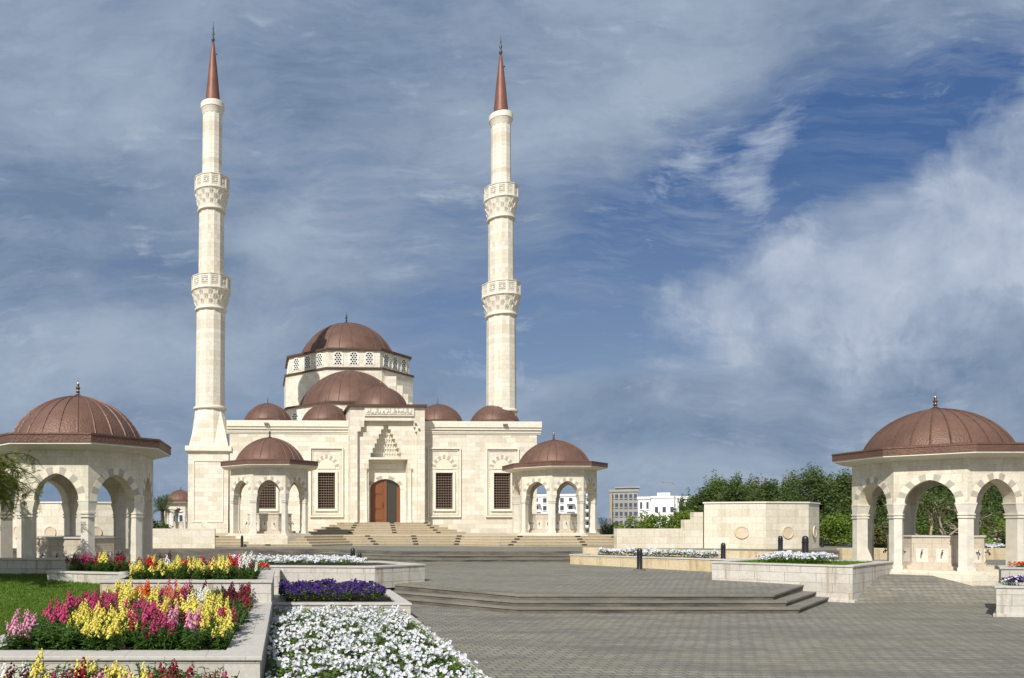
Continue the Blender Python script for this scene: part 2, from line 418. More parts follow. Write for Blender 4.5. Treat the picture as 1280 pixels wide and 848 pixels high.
def terrace():
    base = [(-70, 38), (2.2, 38.0), (5.4, 34.8), (13.4, 34.8), (19.3, 29.3), (21.8, 30.2), (24.0, 36.2), (75, 36.2), (75, 120), (-70, 120)]
    mb = MB(); mb.prism(base, .3, 1.19); o = mb.build('upper_terrace', 'dark_step'); tag(o, kind='structure')
    mb = MB(); q = inset(base, .32); mb.add([(x, y, 1.194) for x, y in q], [tuple(range(len(q)))]); tag(mb.build('terrace_paving', 'paver'), kind='structure')
    for k, z in ((0, .157), (1, .314)):
        d = .3 * (2 - k)
        step_slab([(2.2 - d * 1.41, 38.0), (5.4 - d * .414, 34.8 - d), (13.45, 34.8 - d), (13.45, 34.85), (5.45, 34.85), (2.25, 38.05)], .3, .72 + z, 'terrace_step')
    # dark riser course of the terrace itself
    mb = MB(); mb.prism([(2.17, 37.99), (5.39, 34.77), (13.4, 34.77), (13.4, 35.1), (5.5, 35.1), (2.4, 38.2)], .5, 1.194)
    tag(mb.build('terrace_edge', 'dark_step', bevel=.01), kind='structure')
terrace()
def side_court():
    # ramp up to the right kiosk and the small court it stands on
    mb = MB()
    mb.add([(17.78, 23.16, .004), (45, 21.9, .004), (45, 25.0, .744), (18.6, 25.0, .744)], [(0, 1, 2, 3)])
    tag(mb.build('ramp', 'paver'), kind='structure')
    mb = MB(); mb.prism([(20.0, 25.0), (45, 25.0), (45, 36.3), (23.0, 36.3), (21.5, 30)], 0, .742); tag(mb.build('kiosk_court', 'paver'), kind='structure')
side_court()
def lawn_z(x, y):
    t = min(1, max(0, (y - 16.5) / 4.8)); t = t * t * (3 - 2 * t)
    return .50 + .53 * t
def lawn():
    mb = MB(); nx, ny = 30, 40
    vs = []; fs = []
    for j in range(ny + 1):
        for i in range(nx + 1):
            x = -22 + 17.6 * i / nx; y = 7 + 14.5 * j / ny
            vs.append((x, y, lawn_z(x, y)))
    for j in range(ny):
        for i in range(nx): a = j * (nx + 1) + i; fs.append((a, a + 1, a + nx + 2, a + nx + 1))
    mb.add(vs, fs); o = mb.build('lawn', 'lawn', smooth=80); tag(o, kind='structure')
    g = MB()
    for _ in range(62000):
        y = R.uniform(10.8, 21.4); x = R.uniform(X(-45, y), -4.30 if y < 19.4 else -4.3)
        z = lawn_z(x, y); a = R.uniform(0, 2 * pi); h = R.uniform(.025, .06); w = .006 + .0004 * y; l = R.uniform(-.025, .025)
        g.add([(x - w * cos(a), y - w * sin(a), z - .005), (x + w * cos(a), y + w * sin(a), z - .005), (x + l, y + R.uniform(-.02, .02), z + h)], [(0, 1, 2)])
    o = g.build('grass', 'blade', recalc=False)
    tag(o, 'short mown green grass of the lawn beside the flower beds', 'grass', kind='stuff')
lawn()

# ------------------------------------------------------------------ kiosks
KR = 2.5
def kiosk_proto(hammered=True):
    cm = 'copper_h'
    root = thing('fountain_kiosk', 'x', 'kiosk')
    ap = KR * cos(pi / 8); th = .44; h_o = KR * sin(pi / 8); h_i = (ap - th) * math.tan(pi / 8)
    PW = .285                      # half width a pillar takes from a face
    w = h_o - PW - .01
    mb = MB(); mb.prism(octo(KR + .32), -.95, -.10); mb.prism(octo(KR + .16), -.098, 0); mb.build('plinth', 'kstone', root, bevel=.01)
    f = MB()
    for k in range(8):
        a = pi / 8 + k * pi / 4
        V = Vector((KR * cos(a), KR * sin(a)))
        t1 = Vector((cos(a + pi / 2 + pi / 8), sin(a + pi / 2 + pi / 8))); t2 = Vector((cos(a - pi / 2 - pi / 8), sin(a - pi / 2 - pi / 8)))
        n1 = Vector((cos(a + pi / 8), sin(a + pi / 8))); n2 = Vector((cos(a - pi / 8), sin(a - pi / 8)))
        def plan(g, o_):
            W = PW + g
            Vo = V * (1 + o_ / KR)
            inner = Vector((cos(a), sin(a))) * (KR - (th + o_) / cos(pi / 8) )
            t_ = th + 2 * o_
            return [tuple(Vo), tuple(Vo + t1 * W), tuple(Vo + t1 * W - n1 * t_), tuple(inner), tuple(Vo + t2 * W - n2 * t_), tuple(Vo + t2 * W)]
        p = MB(); p.prism(plan(-.02, .03), 0, .13); p.prism(plan(-.065, -.02), .13, 1.80)
        po = p.build('pillar', 'pillar', root)
        c = MB(); c.prism(plan(-.025, .018), 1.80, 1.85); c.prism(plan(-.06, -.014), 1.85, 1.90); c.prism(plan(-.02, .022), 1.90, 1.955)
        c.prism(plan(-.055, -.012), 1.955, 2.265, 0, plan(.03, .012)); c.prism(plan(.045, .02), 2.265, 2.31)
        c.build('capital', 'pillar', po)
    for k in range(8):
        a = k * pi / 4
        mb = MB(); arch_panel(mb, h_o, h_i, w, .80, 2.31, 2.31, 3.86, -ap, -(ap - th))
        o = mb.build('arch_wall', 'kstone', root, rotz=a)
        mb = MB(); voussoirs(mb, w, .80, 2.31, 1.34, -ap - .006, .03, 13); mb.build('arch_band', ['ywhite', 'ygrey'], o)
    mb = MB(); mb.prism(octo(KR - .1), 3.80, 3.86); mb.build('ceiling', 'kstone', root)
    ER = 3.09
    mb = MB(); mb.prism(octo(KR + .03), 3.80, 3.93, 0, octo(ER - .06)); mb.ring(octo(ER), octo(ER - .3), 3.93, 3.985); mb.build('eave_soffit', 'trim', root)
    mb = MB(); mb.prism(octo(ER + .03), 3.985, 4.20); mb.prism(octo(ER + .05), 4.20, 4.255); mb.prism(octo(ER + .03), 4.255, 4.36, 0, octo(2.15))
    mb.build('eave_roof', 'copper_h', root)
    mb = MB(); add_dome(mb, 2.10, 1.47, 4.33, 24, rib_r=.028); d = mb.build('dome', 'copper_h', root, smooth=40)
    finial(root, .74, 5.76, 'gold')
    # octagonal tap block inside
    FR = 1.42; fa = FR * cos(pi / 8)
    mb = MB(); mb.prism(octo(FR + .28), 0, .13); mb.prism(octo(FR + .05), .13, .2); mb.prism(octo(FR), .2, 1.13); fo = mb.build('fountain_block', 'fount', root)
    mb = MB(); mb.prism(octo(FR + .045), 1.13, 1.19); mb.build('fountain_coping', 'coping', fo, bevel=.008)
    for k in range(8):
        fr = MB()
        for s in (-.27, .27):
            fr.box(s - .16, s - .145, -fa - .012, -fa + .02, .24, .74); fr.box(s + .145, s + .16, -fa - .012, -fa + .02, .24, .74); fr.box(s - .145, s + .145, -fa - .012, -fa + .02, .725, .74)
            fr.box(s - .145, s + .145, -fa - .006, -fa + .02, .24, .725)
        fr.build('tap_panel', 'pillar', fo, rotz=k * pi / 4)
        for s in (-.27, .27):
            tp = MB(); tp.tube([(s, -fa - .004, .6), (s, -fa - .09, .6), (s, -fa - .13, .56), (s, -fa - .13, .50)], [.022, .022, .02, .016], 8); tp.tube([(s, -fa - .08, .6), (s, -fa - .08, .67), (s + .04, -fa - .1, .69)], .012, 6)
            tp.lathe([(.035, .0), (.035, .01)], 8, (s, -fa - .02))
            tp.build('tap', 'bronze', fo, rotz=k * pi / 4)
    return root
proto = kiosk_proto()
KG = 'octagonal fountain kiosks around the plaza'
spots = [((X(1169, 26.9), 26.9, .896), 'large octagonal fountain kiosk with hammered copper dome at the ramp beside trees'),
         ((X(97.6, 24.3), 24.3, .90), 'large octagonal copper-domed kiosk beyond the lawn, partly behind feathery tree'),
         ((X(337.2, 44.7), 44.7, 1.93), 'small-looking octagonal kiosk on steps before the mosque, beside left minaret'),
         ((X(692, 46.2), 46.2, 1.95), 'octagonal kiosk before the mosque facade with city buildings behind its arches'),
         ((X(226, 106), 106, 1.6), 'tiny distant domed kiosk beyond the low wall left of minaret')]
for i, (loc, lab) in enumerate(spots):
    o = proto if i == 0 else copy_tree(proto)
    o.location = loc; tag(o, lab, 'kiosk', KG)
    if i == 4: o.scale = (1, 1, 1)

# ------------------------------------------------------------------ mosque
YAW = rad(2.0)
SM = 1.16          # the plan below is drawn at 1/1.16 of the building's size, then enlarged about the camera eye
mosque = thing('mosque', 'cream stone mosque with copper domes and tall central portal', 'mosque', (X(481, 50) * SM, 50 * SM, EYE * (1 - SM)), YAW)
mosque.scale = (SM, SM, SM)
PFY = -1.2
def lx(px, ly):
    t = (px - PX) / FPX; cx = X(481, 50)
    return (t * (50 + ly * cos(YAW)) - cx + ly * sin(YAW)) / (cos(YAW) - t * sin(YAW))
def lz(py, px, ly):
    Z = 50 + lx(px, ly) * sin(YAW) + ly * cos(YAW)
    return H(py, Z)
def wall_grid(mb, xs, zs, hole, y, mi=0, depth=None):
    """front face at y split on xs, zs; hole(xc, zc) cells left open, with reveals going back by depth"""
    xs = sorted(set(round(v, 4) for v in xs)); zs = sorted(set(round(v, 4) for v in zs))
    H_ = {}
    for i in range(len(xs) - 1):
        for j in range(len(zs) - 1): H_[i, j] = hole((xs[i] + xs[i + 1]) / 2, (zs[j] + zs[j + 1]) / 2)
    for (i, j), h in H_.items():
        x0, x1, z0, z1 = xs[i], xs[i + 1], zs[j], zs[j + 1]
        if not h: mb.add([(x0, y, z0), (x1, y, z0), (x1, y, z1), (x0, y, z1)], [(0, 1, 2, 3)], mi)
        elif depth:
            for (di, dj, a, b_) in ((-1, 0, (x0, z0), (x0, z1)), (1, 0, (x1, z0), (x1, z1)), (0, -1, (x0, z0), (x1, z0)), (0, 1, (x0, z1), (x1, z1))):
                nb = H_.get((i + di, j + dj))
                if nb is False: mb.add([(a[0], y, a[1]), (b_[0], y, b_[1]), (b_[0], y + depth, b_[1]), (a[0], y + depth, a[1])], [(0, 1, 2, 3)], mi)
XL, XR = lx(287, 0), lx(671, 0)
PLx, PRx = lx(437.5, PFY), lx(531, PFY)
ZB, ZT = 1.2, 9.42
wins = [lx(p, 0) for p in (334, 408, 555, 627.5)]
WW, WZ0, WZ1 = .585, 3.52, 5.97
def mosque_body():
    mb = MB()
    holes = [(c - WW, c + WW, WZ0, WZ1) for c in wins]
    xs = [XL, XR, PLx, PRx] + [v for h in holes for v in h[:2]]; zs = [ZB, ZT, WZ0, WZ1]
    hf = lambda x, z: any(h[0] < x < h[1] and h[2] < z < h[3] for h in holes) or (PLx < x < PRx)
    wall_grid(mb, xs, zs, hf, 0)
    for h in holes:   # reveals
        x0, x1, z0, z1 = h; d = .28
        mb.add([(x0, 0, z0), (x1, 0, z0), (x1, 0, z1), (x0, 0, z1), (x0, d, z0), (x1, d, z0), (x1, d, z1), (x0, d, z1)], [(0, 1, 5, 4), (1, 2, 6, 5), (2, 3, 7, 6), (3, 0, 4, 7)])
    D = 34
    mb.add([(XL, 0, ZB), (XL, D, ZB), (XR, D, ZB), (XR, 0, ZB), (XL, 0, ZT), (XL, D, ZT), (XR, D, ZT), (XR, 0, ZT)], [(0, 1, 5, 4), (1, 2, 6, 5), (2, 3, 7, 6)])
    mb.build('facade_wall', 'stone', mosque, recalc=True)
    mb = MB(); mb.box(XL + .05, XR - .05, .35, D - .05, ZT - .1, ZT - .005); mb.build('flat_roof', 'trim', mosque)
    for x0, x1 in ((XL - .2, PLx - .002), (PRx + .002, XR + .26)):
        mb = MB()
        mb.box(x0, x1, -.26, .6, 9.05, 9.46); mb.box(x0, x1, -.19, .5, 8.88, 9.048); mb.box(x0, x1, -.10, .4, 8.70, 8.878); mb.box(x0, x1, -.05, .4, 8.60, 8.698)
        mb.build('cornice', 'trim', mosque, bevel=.01)
    for c in wins:
        w = MB(); w.box(c - WW + .002, c + WW - .002, .26, .30, WZ0 + .002, WZ1 - .002)
        wo = w.build('window', 'dark', mosque)  # solid panel, darkness of the room behind the grille put into its colour
        g = MB()
        for i in range(7): x = c - WW + (i + .5) * 2 * WW / 7; g.box(x - .022, x + .022, .10, .16, WZ0 + .003, WZ1 - .003)
        for j in range(14): z = WZ0 + (j + .5) * (WZ1 - WZ0) / 14; g.box(c - WW + .003, c + WW - .003, .045, .098, z - .024, z + .024)
        g.build('grille', 'grille', wo)
        fr = MB()
        def frame(x0, x1, z0, z1, t, p):
            fr.box(x0, x1, -p, .02, z1 - t, z1); fr.box(x0, x1, -p, .02, z0, z0 + t); fr.box(x0, x0 + t, -p, .02, z0 + t, z1 - t); fr.box(x1 - t, x1, -p, .02, z0 + t, z1 - t)
        frame(c - 1.14, c + 1.14, 2.95, 7.68, .10, .14); frame(c - .97, c + .97, 3.12, 7.50, .05, .05)
        fr.box(c - .76, c + .76, -.10, -.002, WZ1 + .0, WZ1 + .12)
        fr.box(c - .76, c - WW, -.10, .05, WZ0 - .17, WZ1); fr.box(c + WW, c + .76, -.10, .05, WZ0 - .17, WZ1); fr.box(c - WW, c + WW, -.10, .05, WZ0 - .17, WZ0)
        fr.build('window_frame', 'trim', wo, bevel=.008)
        ar = MB(); voussoirs(ar, .62, .72, 6.22, 1.42, -.03, .05, 15, .12); ar.build('arch_band', ['ywhite', 'ygrey'], wo)
        ty = MB(); pts = arch_curve(.60, .70, 6.22, 9, .12); n = len(pts)
        ty.add([(c2, -.05, z) for c2, z in pts] + [(c2, .01, z) for c2, z in pts], [tuple(range(n)), tuple(range(2 * n - 1, n - 1, -1))] + [(i, (i + 1) % n, n + (i + 1) % n, n + i) for i in range(n)])
        ty_o = ty.build('tympanum', 'ywhite', wo); ty_o.location.x = c
        for q in kids(wo):
            if q.name.startswith('arch_band'): q.location.x = c
    # floodlights on the cornice
    for px in (333, 631.5):
        x = lx(px, -.3); f = MB(); f.box(x - .15, x + .15, -.42, -.30, 9.18, 9.28); f.tube([(x, -.30, 9.22), (x, -.25, 9.22)], .03, 6); f.build('floodlight', 'lamp', mosque)
mosque_body()

def portal():
    FY = PFY; zt = 10.36 - .12
    mb = MB()
    x1, x2 = lx(455.3, FY), lx(517.5, FY); x0, x3 = lx(446.8, FY), lx(525.5, FY)
    z526 = lz(526, 486, FY)
    steps = [(x1, x2, 1, z526)]
    for k in range(1, 3): steps.append((x1 + (x0 - x1) * k / 2, x2 + (x3 - x2) * k / 2 * .55, 1, z526 - .30 * k - .12))
    hf = lambda x, z: any(a < x < b_ and z < t for a, b_, _, t in steps)
    wall_grid(mb, [PLx, PRx] + [v for s in steps for v in s[:2]], [ZB, zt] + [s[3] for s in steps], hf, FY, 0, .30)
    PY_ = FY + .30
    # side and back of the portal block
    mb.add([(PLx, FY, ZB), (PLx, 5.5, ZB), (PLx, 5.5, zt), (PLx, FY, zt)], [(0, 1, 2, 3)]); mb.add([(PRx, FY, ZB), (PRx, 5.5, ZB), (PRx, 5.5, zt), (PRx, FY, zt)], [(0, 1, 2, 3)])
    mb.add([(PLx, 5.5, ZB), (PRx, 5.5, ZB), (PRx, 5.5, zt), (PLx, 5.5, zt)], [(0, 1, 2, 3)])
    # recessed panel with niche hole
    n0, n1 = lx(460.8, PY_), lx(509.6, PY_); nz = lz(574.5, 485, PY_)
    cx = lx(482.5, PY_) ; rows = 7; zt_ = lz(531, 482, PY_); mz = nz + .14; rh = (zt_ - mz) / rows
    mw = [.17, .33, .48, .62, .76, .90, 1.04]
    hs = [(n0, n1, 1.0, nz)] + [(cx - mw[k], cx + mw[k], zt_ - (k + 1) * rh, zt_ - k * rh) for k in range(rows)]
    hf2 = lambda x, z: any(a < x < b_ and lo < z < t for a, b_, lo, t in hs)
    xs = [steps[-1][0], steps[-1][1], x1, x2] + [v for h in hs for v in h[:2]]; zs = [ZB, z526] + [v for h in hs for v in h[2:] if v > ZB]
    wall_grid(mb, xs, zs, hf2, PY_, 0, None)
    nd = .78
    mb.add([(n0, PY_, ZB), (n0, PY_ + nd, ZB), (n0, PY_ + nd, nz), (n0, PY_, nz)], [(0, 1, 2, 3)]); mb.add([(n1, PY_, ZB), (n1, PY_ + nd, ZB), (n1, PY_ + nd, nz), (n1, PY_, nz)], [(0, 1, 2, 3)])
    for k in range(2):
        mb.add([(steps[k + 1][0] if k < 2 else x0, PY_, steps[k + 1][3])] * 1 + [(steps[k][0], PY_, steps[k + 1][3])] + [(steps[k][0], PY_, steps[k + 1][3] + .001)], []) 
    po = mb.build('portal', 'stone', mosque)
    # niche ceiling pieces beside the stalactite hood and the hood itself
    mq = MB(); dep = [.30, .40, .50, .60, .70, .80, .90]
    for k in range(rows):
        a, b_ = cx - mw[k], cx + mw[k]; z1_ = zt_ - k * rh; z0_ = z1_ - rh; d = dep[k]; dn = dep[k + 1] if k < rows - 1 else 0
        mq.add([(a, PY_ + d, z0_), (b_, PY_ + d, z0_), (b_, PY_ + d, z1_), (a, PY_ + d, z1_)], [(0, 1, 2, 3)])
        for x in (a, b_): mq.add([(x, PY_, z0_), (x, PY_ + d, z0_), (x, PY_ + d, z1_), (x, PY_, z1_)], [(0, 1, 2, 3)])
        pa, pb = (cx - mw[k - 1], cx + mw[k - 1]) if k else (a, a)
        for u, v in ((a, pa), (pb, b_)):
            if v - u > .01: mq.add([(u, PY_, z1_), (v, PY_, z1_), (v, PY_ + d, z1_), (u, PY_ + d, z1_)], [(0, 1, 2, 3)])
        if k and dn: mq.add([(pa, PY_ + dep[k - 1], z1_), (pb, PY_ + dep[k - 1], z1_), (pb, PY_ + d, z1_), (pa, PY_ + d, z1_)], [(0, 1, 2, 3)])
        # hanging stalactite teeth along the row, and small corbels on the slanting edge
        nt_ = max(2, int(2 * mw[k] / .17))
        for i in range(nt_ + 1):
            x = a + .03 + (b_ - a - .06) * i / nt_; y = PY_ + d - .085
            w_ = .05
            mq.add([(x - w_, y, z1_ - .005), (x + w_, y, z1_ - .005), (x + w_, PY_ + d, z1_ - .005), (x - w_, PY_ + d, z1_ - .005), (x, y + .03, z0_ + rh * .25), (x + w_, y + .02, z1_ - rh * .3), (x - w_, y + .02, z1_ - rh * .3)],
                   [(0, 1, 5, 6), (6, 5, 4), (1, 2, 5), (2, 4, 5), (0, 6, 3), (3, 6, 4), (2, 3, 4)])
    mq.add([(n0, PY_, nz), (n1, PY_, nz), (n1, PY_ + nd, nz), (n0, PY_ + nd, nz)], [(0, 1, 2, 3)])
    mq.add([(cx - mw[-1], PY_, mz), (cx + mw[-1], PY_, mz), (cx + mw[-1], PY_ + dep[-1], mz), (cx - mw[-1], PY_ + dep[-1], mz)], [(0, 1, 2, 3)])
    mq.build('muqarnas_hood', 'trim', po)
    # back wall of niche with arched doorway
    yb = PY_ + nd; dcx = lx(481.6, yb); dw = (lx(501, yb) - lx(463, yb)) / 2; zs_ = lz(612, 482, yb); za = lz(599, 482, yb)
    bw = MB(); n_ = MB(); arch_panel(n_, 0, 0, 1, 1, 1, 0, 1, 0, 1) if False else None
    hwid = max(dcx - n0, n1 - dcx) + .06
    arch_panel(bw, hwid, hwid, dw, za - zs_, zs_, ZB, nz, yb, yb + .35, 0, .1)
    bo = bw.build('niche_wall', 'trim', po); bo.location.x = dcx
    vb = MB(); voussoirs(vb, dw, za - zs_, zs_, 1.24, yb - .03, .05, 9, .1); v_o = vb.build('door_arch', ['ywhite', 'ygrey'], po); v_o.location.x = dcx
    tb = MB(); tb.box(n0 + .002, n1 - .002, yb - .05, yb, lz(590, 482, yb), lz(588, 482, yb)); tb.box(dcx - .75, dcx + .75, yb - .04, yb, lz(586.5, 482, yb), lz(580, 482, yb)); tb.build('niche_tablet', 'trim', po)
    # door
    zd = 2.6; H0 = zs_ - zd
    dr = MB(); arc = arch_curve(dw, za - zs_, zs_, 9, .1)
    P = [(-dw, zd)] + arc + [(dw, zd)]
    dr2 = MB()
    left = [(s, z) for s, z in P if s < 0] + [(0, za), (0, zd)]
    n = len(left); dr.add([(s, yb + .14, z) for s, z in left] + [(s, yb + .2, z) for s, z in left], [tuple(range(n)), tuple(range(2 * n - 1, n - 1, -1))] + [(i, (i + 1) % n, n + (i + 1) % n, n + i) for i in range(n)])
    dr.box(-.05, .05, yb + .10, yb + .139, zd, za - .03)
    for z0_, z1_ in ((.12, .75), (.9, 1.75), (1.9, 2.5)):
        dr.box(-dw + .14, -.14, yb + .115, yb + .139, zd + z0_, zd + z1_); dr.box(-dw + .22, -.22, yb + .098, yb + .114, zd + z0_ + .07, zd + z1_ - .07)
    dl = dr.build('door', 'wood', po); dl.location.x = dcx
    dr2.box(dw - .24, dw - .01, yb + .10, yb + .2, zd, zs_ + .18); dr2.box(.051, .11, yb + .10, yb + .2, zd, za - .1); 
    dd = dr2.build('door_jamb', 'wood', dl)
    gl = MB(); right = [(0.051, zd), (.051, za - .02)] + [(s, z) for s, z in arc if s > .06] + [(dw - .01, zd)]
    n = len(right); gl.add([(s, yb + .21, z) for s, z in right] + [(s, yb + .23, z) for s, z in right], [tuple(range(n)), tuple(range(2 * n - 1, n - 1, -1))] + [(i, (i + 1) % n, n + (i + 1) % n, n + i) for i in range(n)])
    gl.build('glass_leaf', 'glass', dl)
    dk = MB(); dk.tube([(-.16, yb + .09, zd + 1.05), (-.16, yb + .05, zd + 1.05), (-.16, yb + .05, zd + 1.35), (-.16, yb + .09, zd + 1.35)], .016, 6); dk.build('handle', 'gold', dl)
    # little columns either side of the niche
    for px in (457.5, 513):
        x = lx(px, PY_); c = MB(); c.lathe([(.10, 2.6), (.10, 2.75), (.06, 2.8), (.06, lz(590, 482, PY_)), (.10, lz(587, 482, PY_)), (.13, lz(586, 482, PY_))], 10, (x, PY_ - .06)); c.build('colonnette', 'trim', po, smooth=40)
    # inscription slab with carved script
    ix0, ix1 = lx(455.6, FY), lx(517.3, FY); iz0, iz1 = lz(519.5, 486, FY), lz(508, 486, FY)
    sl = MB(); sl.box(ix0, ix1, FY - .10, FY, iz0 - .06, iz1); io = sl.build('inscription_panel', 'trim', po, bevel=.01)
    fr = MB(); fr.box(ix0 + .05, ix1 - .05, FY - .125, FY - .102, iz1 - .09, iz1 - .05); fr.box(ix0 + .05, ix1 - .05, FY - .125, FY - .102, iz0 + .03, iz0 + .06)
    rr = random.Random(31); x = ix1 - .16; hgt = iz1 - iz0
    while x > ix0 + .2:    # flowing carved letters, right to left
        t = rr.random(); zb = iz0 + .16; w_ = rr.uniform(.10, .2)
        if t < .35: pts = [(x, zb + .34), (x - .01, zb + .02), (x - .03, zb - .01)]; w_ = .09
        elif t < .65: pts = [(x, zb + .10), (x - .04, zb), (x - w_ * .5, zb - .03), (x - w_, zb), (x - w_ - .02, zb + .12)]
        elif t < .85: pts = [(x, zb + .02), (x - .05, zb + .14), (x - .1, zb + .10), (x - .07, zb + .03), (x - w_, zb)]
        else: pts = [(x, zb + .05), (x - .03, zb - .06), (x - .1, zb - .1), (x - .17, zb - .03)]; w_ = .18
        fr.tube([(a, FY - .115, c) for a, c in pts], .022, 5)
        if rr.random() < .7:
            zz = zb + rr.choice((.22, .3, -.09)); xx = x - rr.uniform(.03, .1); fr.box(xx, xx + .05, FY - .13, FY - .102, zz, zz + .04)
        if rr.random() < .5: fr.tube([(x, FY - .115, zb + .36), (x - .06, FY - .115, zb + .39), (x - .12, FY - .115, zb + .36)], .016, 5)
        x -= w_ * .9
    fr.build('carved_script', 'ygrey', io)
    # copper roof slab and dome
    rf = MB(); rf.box(PLx - .12, PRx + .12, FY - .2, 5.6, zt, zt + .16); rf.add([(PLx - .12, FY - .2, zt + .161), (PRx + .12, FY - .2, zt + .161), (PRx + .12, 5.6, zt + .161), (PLx - .12, 5.6, zt + .161), ((PLx + PRx) / 2 - 1.6, .4, zt + .40), ((PLx + PRx) / 2 + 1.2, .4, zt + .40), ((PLx + PRx) / 2 + 1.2, 3.6, zt + .40), ((PLx + PRx) / 2 - 1.6, 3.6, zt + .40)],
        [(0, 1, 5, 4), (1, 2, 6, 5), (2, 3, 7, 6), (3, 0, 4, 7), (4, 5, 6, 7)])
    rf.build('portal_roof', 'copper_d', po)
    dc = (lx(475.5, 2.0), 2.0)
    d = MB(); add_dome(d, 1.95, 1.72, zt + .22, 18, dc, .022); dm = d.build('portal_dome', 'copper', po, smooth=40)
    finial(dm, .5, zt + .22 + 1.70, 'gold', dc)
    for px, py in ((519.3, 530), (523.4, 536.5)):
        x = lx(px, FY); z = lz(py, px, FY); f = MB(); f.box(x - .06, x + .06, FY - .11, FY - .05, z - .05, z + .04); f.tube([(x, FY - .05, z), (x, FY, z)], .03, 6); f.build('spotlight', 'lamp', mosque)
portal()

def roof_domes():
    for px in (334.7, 406.8, 547.3, 617.6):
        x = lx(px, 2.1); c = (x, 2.1); 
        d = MB(); d.prism(octo(2.12, c), 9.43, 9.60); d.prism(octo(2.12, c), 9.601, 9.72, 0, octo(1.72, c)); add_dome(d, 1.70, 1.28, 9.70, 16, c, .022)
        o = d.build('roof_dome', 'copper', mosque, smooth=35)
        finial(o, .62, 10.95, 'bronze', c, .55)
    # great dome on its drum
    dy = 22.4; dx = lx(433, dy); c = (dx, dy)
    a1 = 5.75; r1 = a1 / cos(pi / 8); a2 = 6.05; r2 = a2 / cos(pi / 8)
    mb = MB(); mb.prism(octo(r2, c), 8, 16.45); dl = mb.build('lower_drum', 'stone', mosque)
    mb = MB(); mb.prism(octo(r2 + .14, c), 16.45, 16.6); mb.prism(octo(r2 + .10, c), 16.6, 16.68, 0, octo(r1 + .02, c)); mb.build('drum_ledge', 'copper_d', dl)
    mb = MB(); mb.prism(octo(r1, c), 16.6, 18.22); du = mb.build('drum', 'stone', mosque)
    mb = MB(); mb.prism(octo(r1 + .22, c), 18.22, 18.40); mb.prism(octo(r1 + .18, c), 18.40, 18.5, 0, octo(4.9, c)); mb.build('drum_eave', 'copper_d', du)
    lat = lattice(.36, 1.12)
    for k in range(8):
        for s in (-1.42, 0, 1.42):
            a = k * pi / 4
            o = link('lattice_window', lat, du)
            o.location = (dx + (a1) * sin(a) + s * cos(a), dy - (a1) * cos(a) + s * sin(a), 16.9); o.rotation_euler.z = a
    d = MB(); add_dome(d, 4.72, 3.75, 18.44, 24, c, .035); dm = d.build('great_dome', 'copper', mosque, smooth=40)
    finial(dm, 1.4, 22.15, 'bronze', c, .75)
    # half dome over the apse
    hy = 16.35; hx = lx(438.5, 15); hc = (hx, hy)
    ap = 5.55; rr = ap / cos(pi / 8)
    poly = [(hx + rr * cos(t), hy + rr * sin(t)) for t in (pi + pi / 8 * 0 + .0, pi + pi / 8, pi + 3 * pi / 8, pi + 5 * pi / 8, pi + 7 * pi / 8, 2 * pi)]
    mb = MB(); mb.prism(poly, 8, 12.45); ao = mb.build('apse_wall', 'stone', mosque)
    pol2 = [(hx + (p[0] - hx) * 1.03, hy + (p[1] - hy) * 1.03) for p in poly]; pol3 = [(hx + (p[0] - hx) * .84, hy + (p[1] - hy) * .84) for p in poly]
    mb = MB(); mb.prism(pol2, 12.45, 12.62); mb.prism(pol2, 12.621, 12.78, 0, pol3); mb.build('apse_eave', 'copper_d', ao)
    for k in (-1, 0, 1):
        for s in (-1.5, .2, 1.5) if k else (-1.4, 1.4):
            a = k * pi / 4; o = link('lattice_window', lat, ao); o.location = (hx + ap * sin(a) + s * cos(a), hy - ap * cos(a) + s * sin(a), 10.9); o.rotation_euler.z = a
    d = MB(); add_dome(d, 4.62, 3.55, 12.70, 15, hc, .03, 30, pi, pi); d.build('half_dome', 'copper', mosque, smooth=40)
    # stepped buttresses beside the half dome
    b_ = MB()
    for k, (xa, xb, z) in enumerate(((2.7, 3.75, 15.75), (3.753, 4.35, 14.95), (4.353, 4.85, 14.2), (4.853, 5.25, 13.45))):
        b_.box(dx + xa, dx + xb, dy - a2 - .35 + .09 * k, dy - 3.6, 9, z)
    b_.build('stepped_buttress', 'stone', mosque)
    for q in kids(mosque):          # dome group shrunk about the camera eye, so its outline in view stays unchanged
        if q.name.split('.')[0] in ('lower_drum', 'drum', 'great_dome', 'apse_wall', 'half_dome', 'stepped_buttress'):
            q.scale = (.92, .92, .92); q.location = (-.674, -3.98, .2)
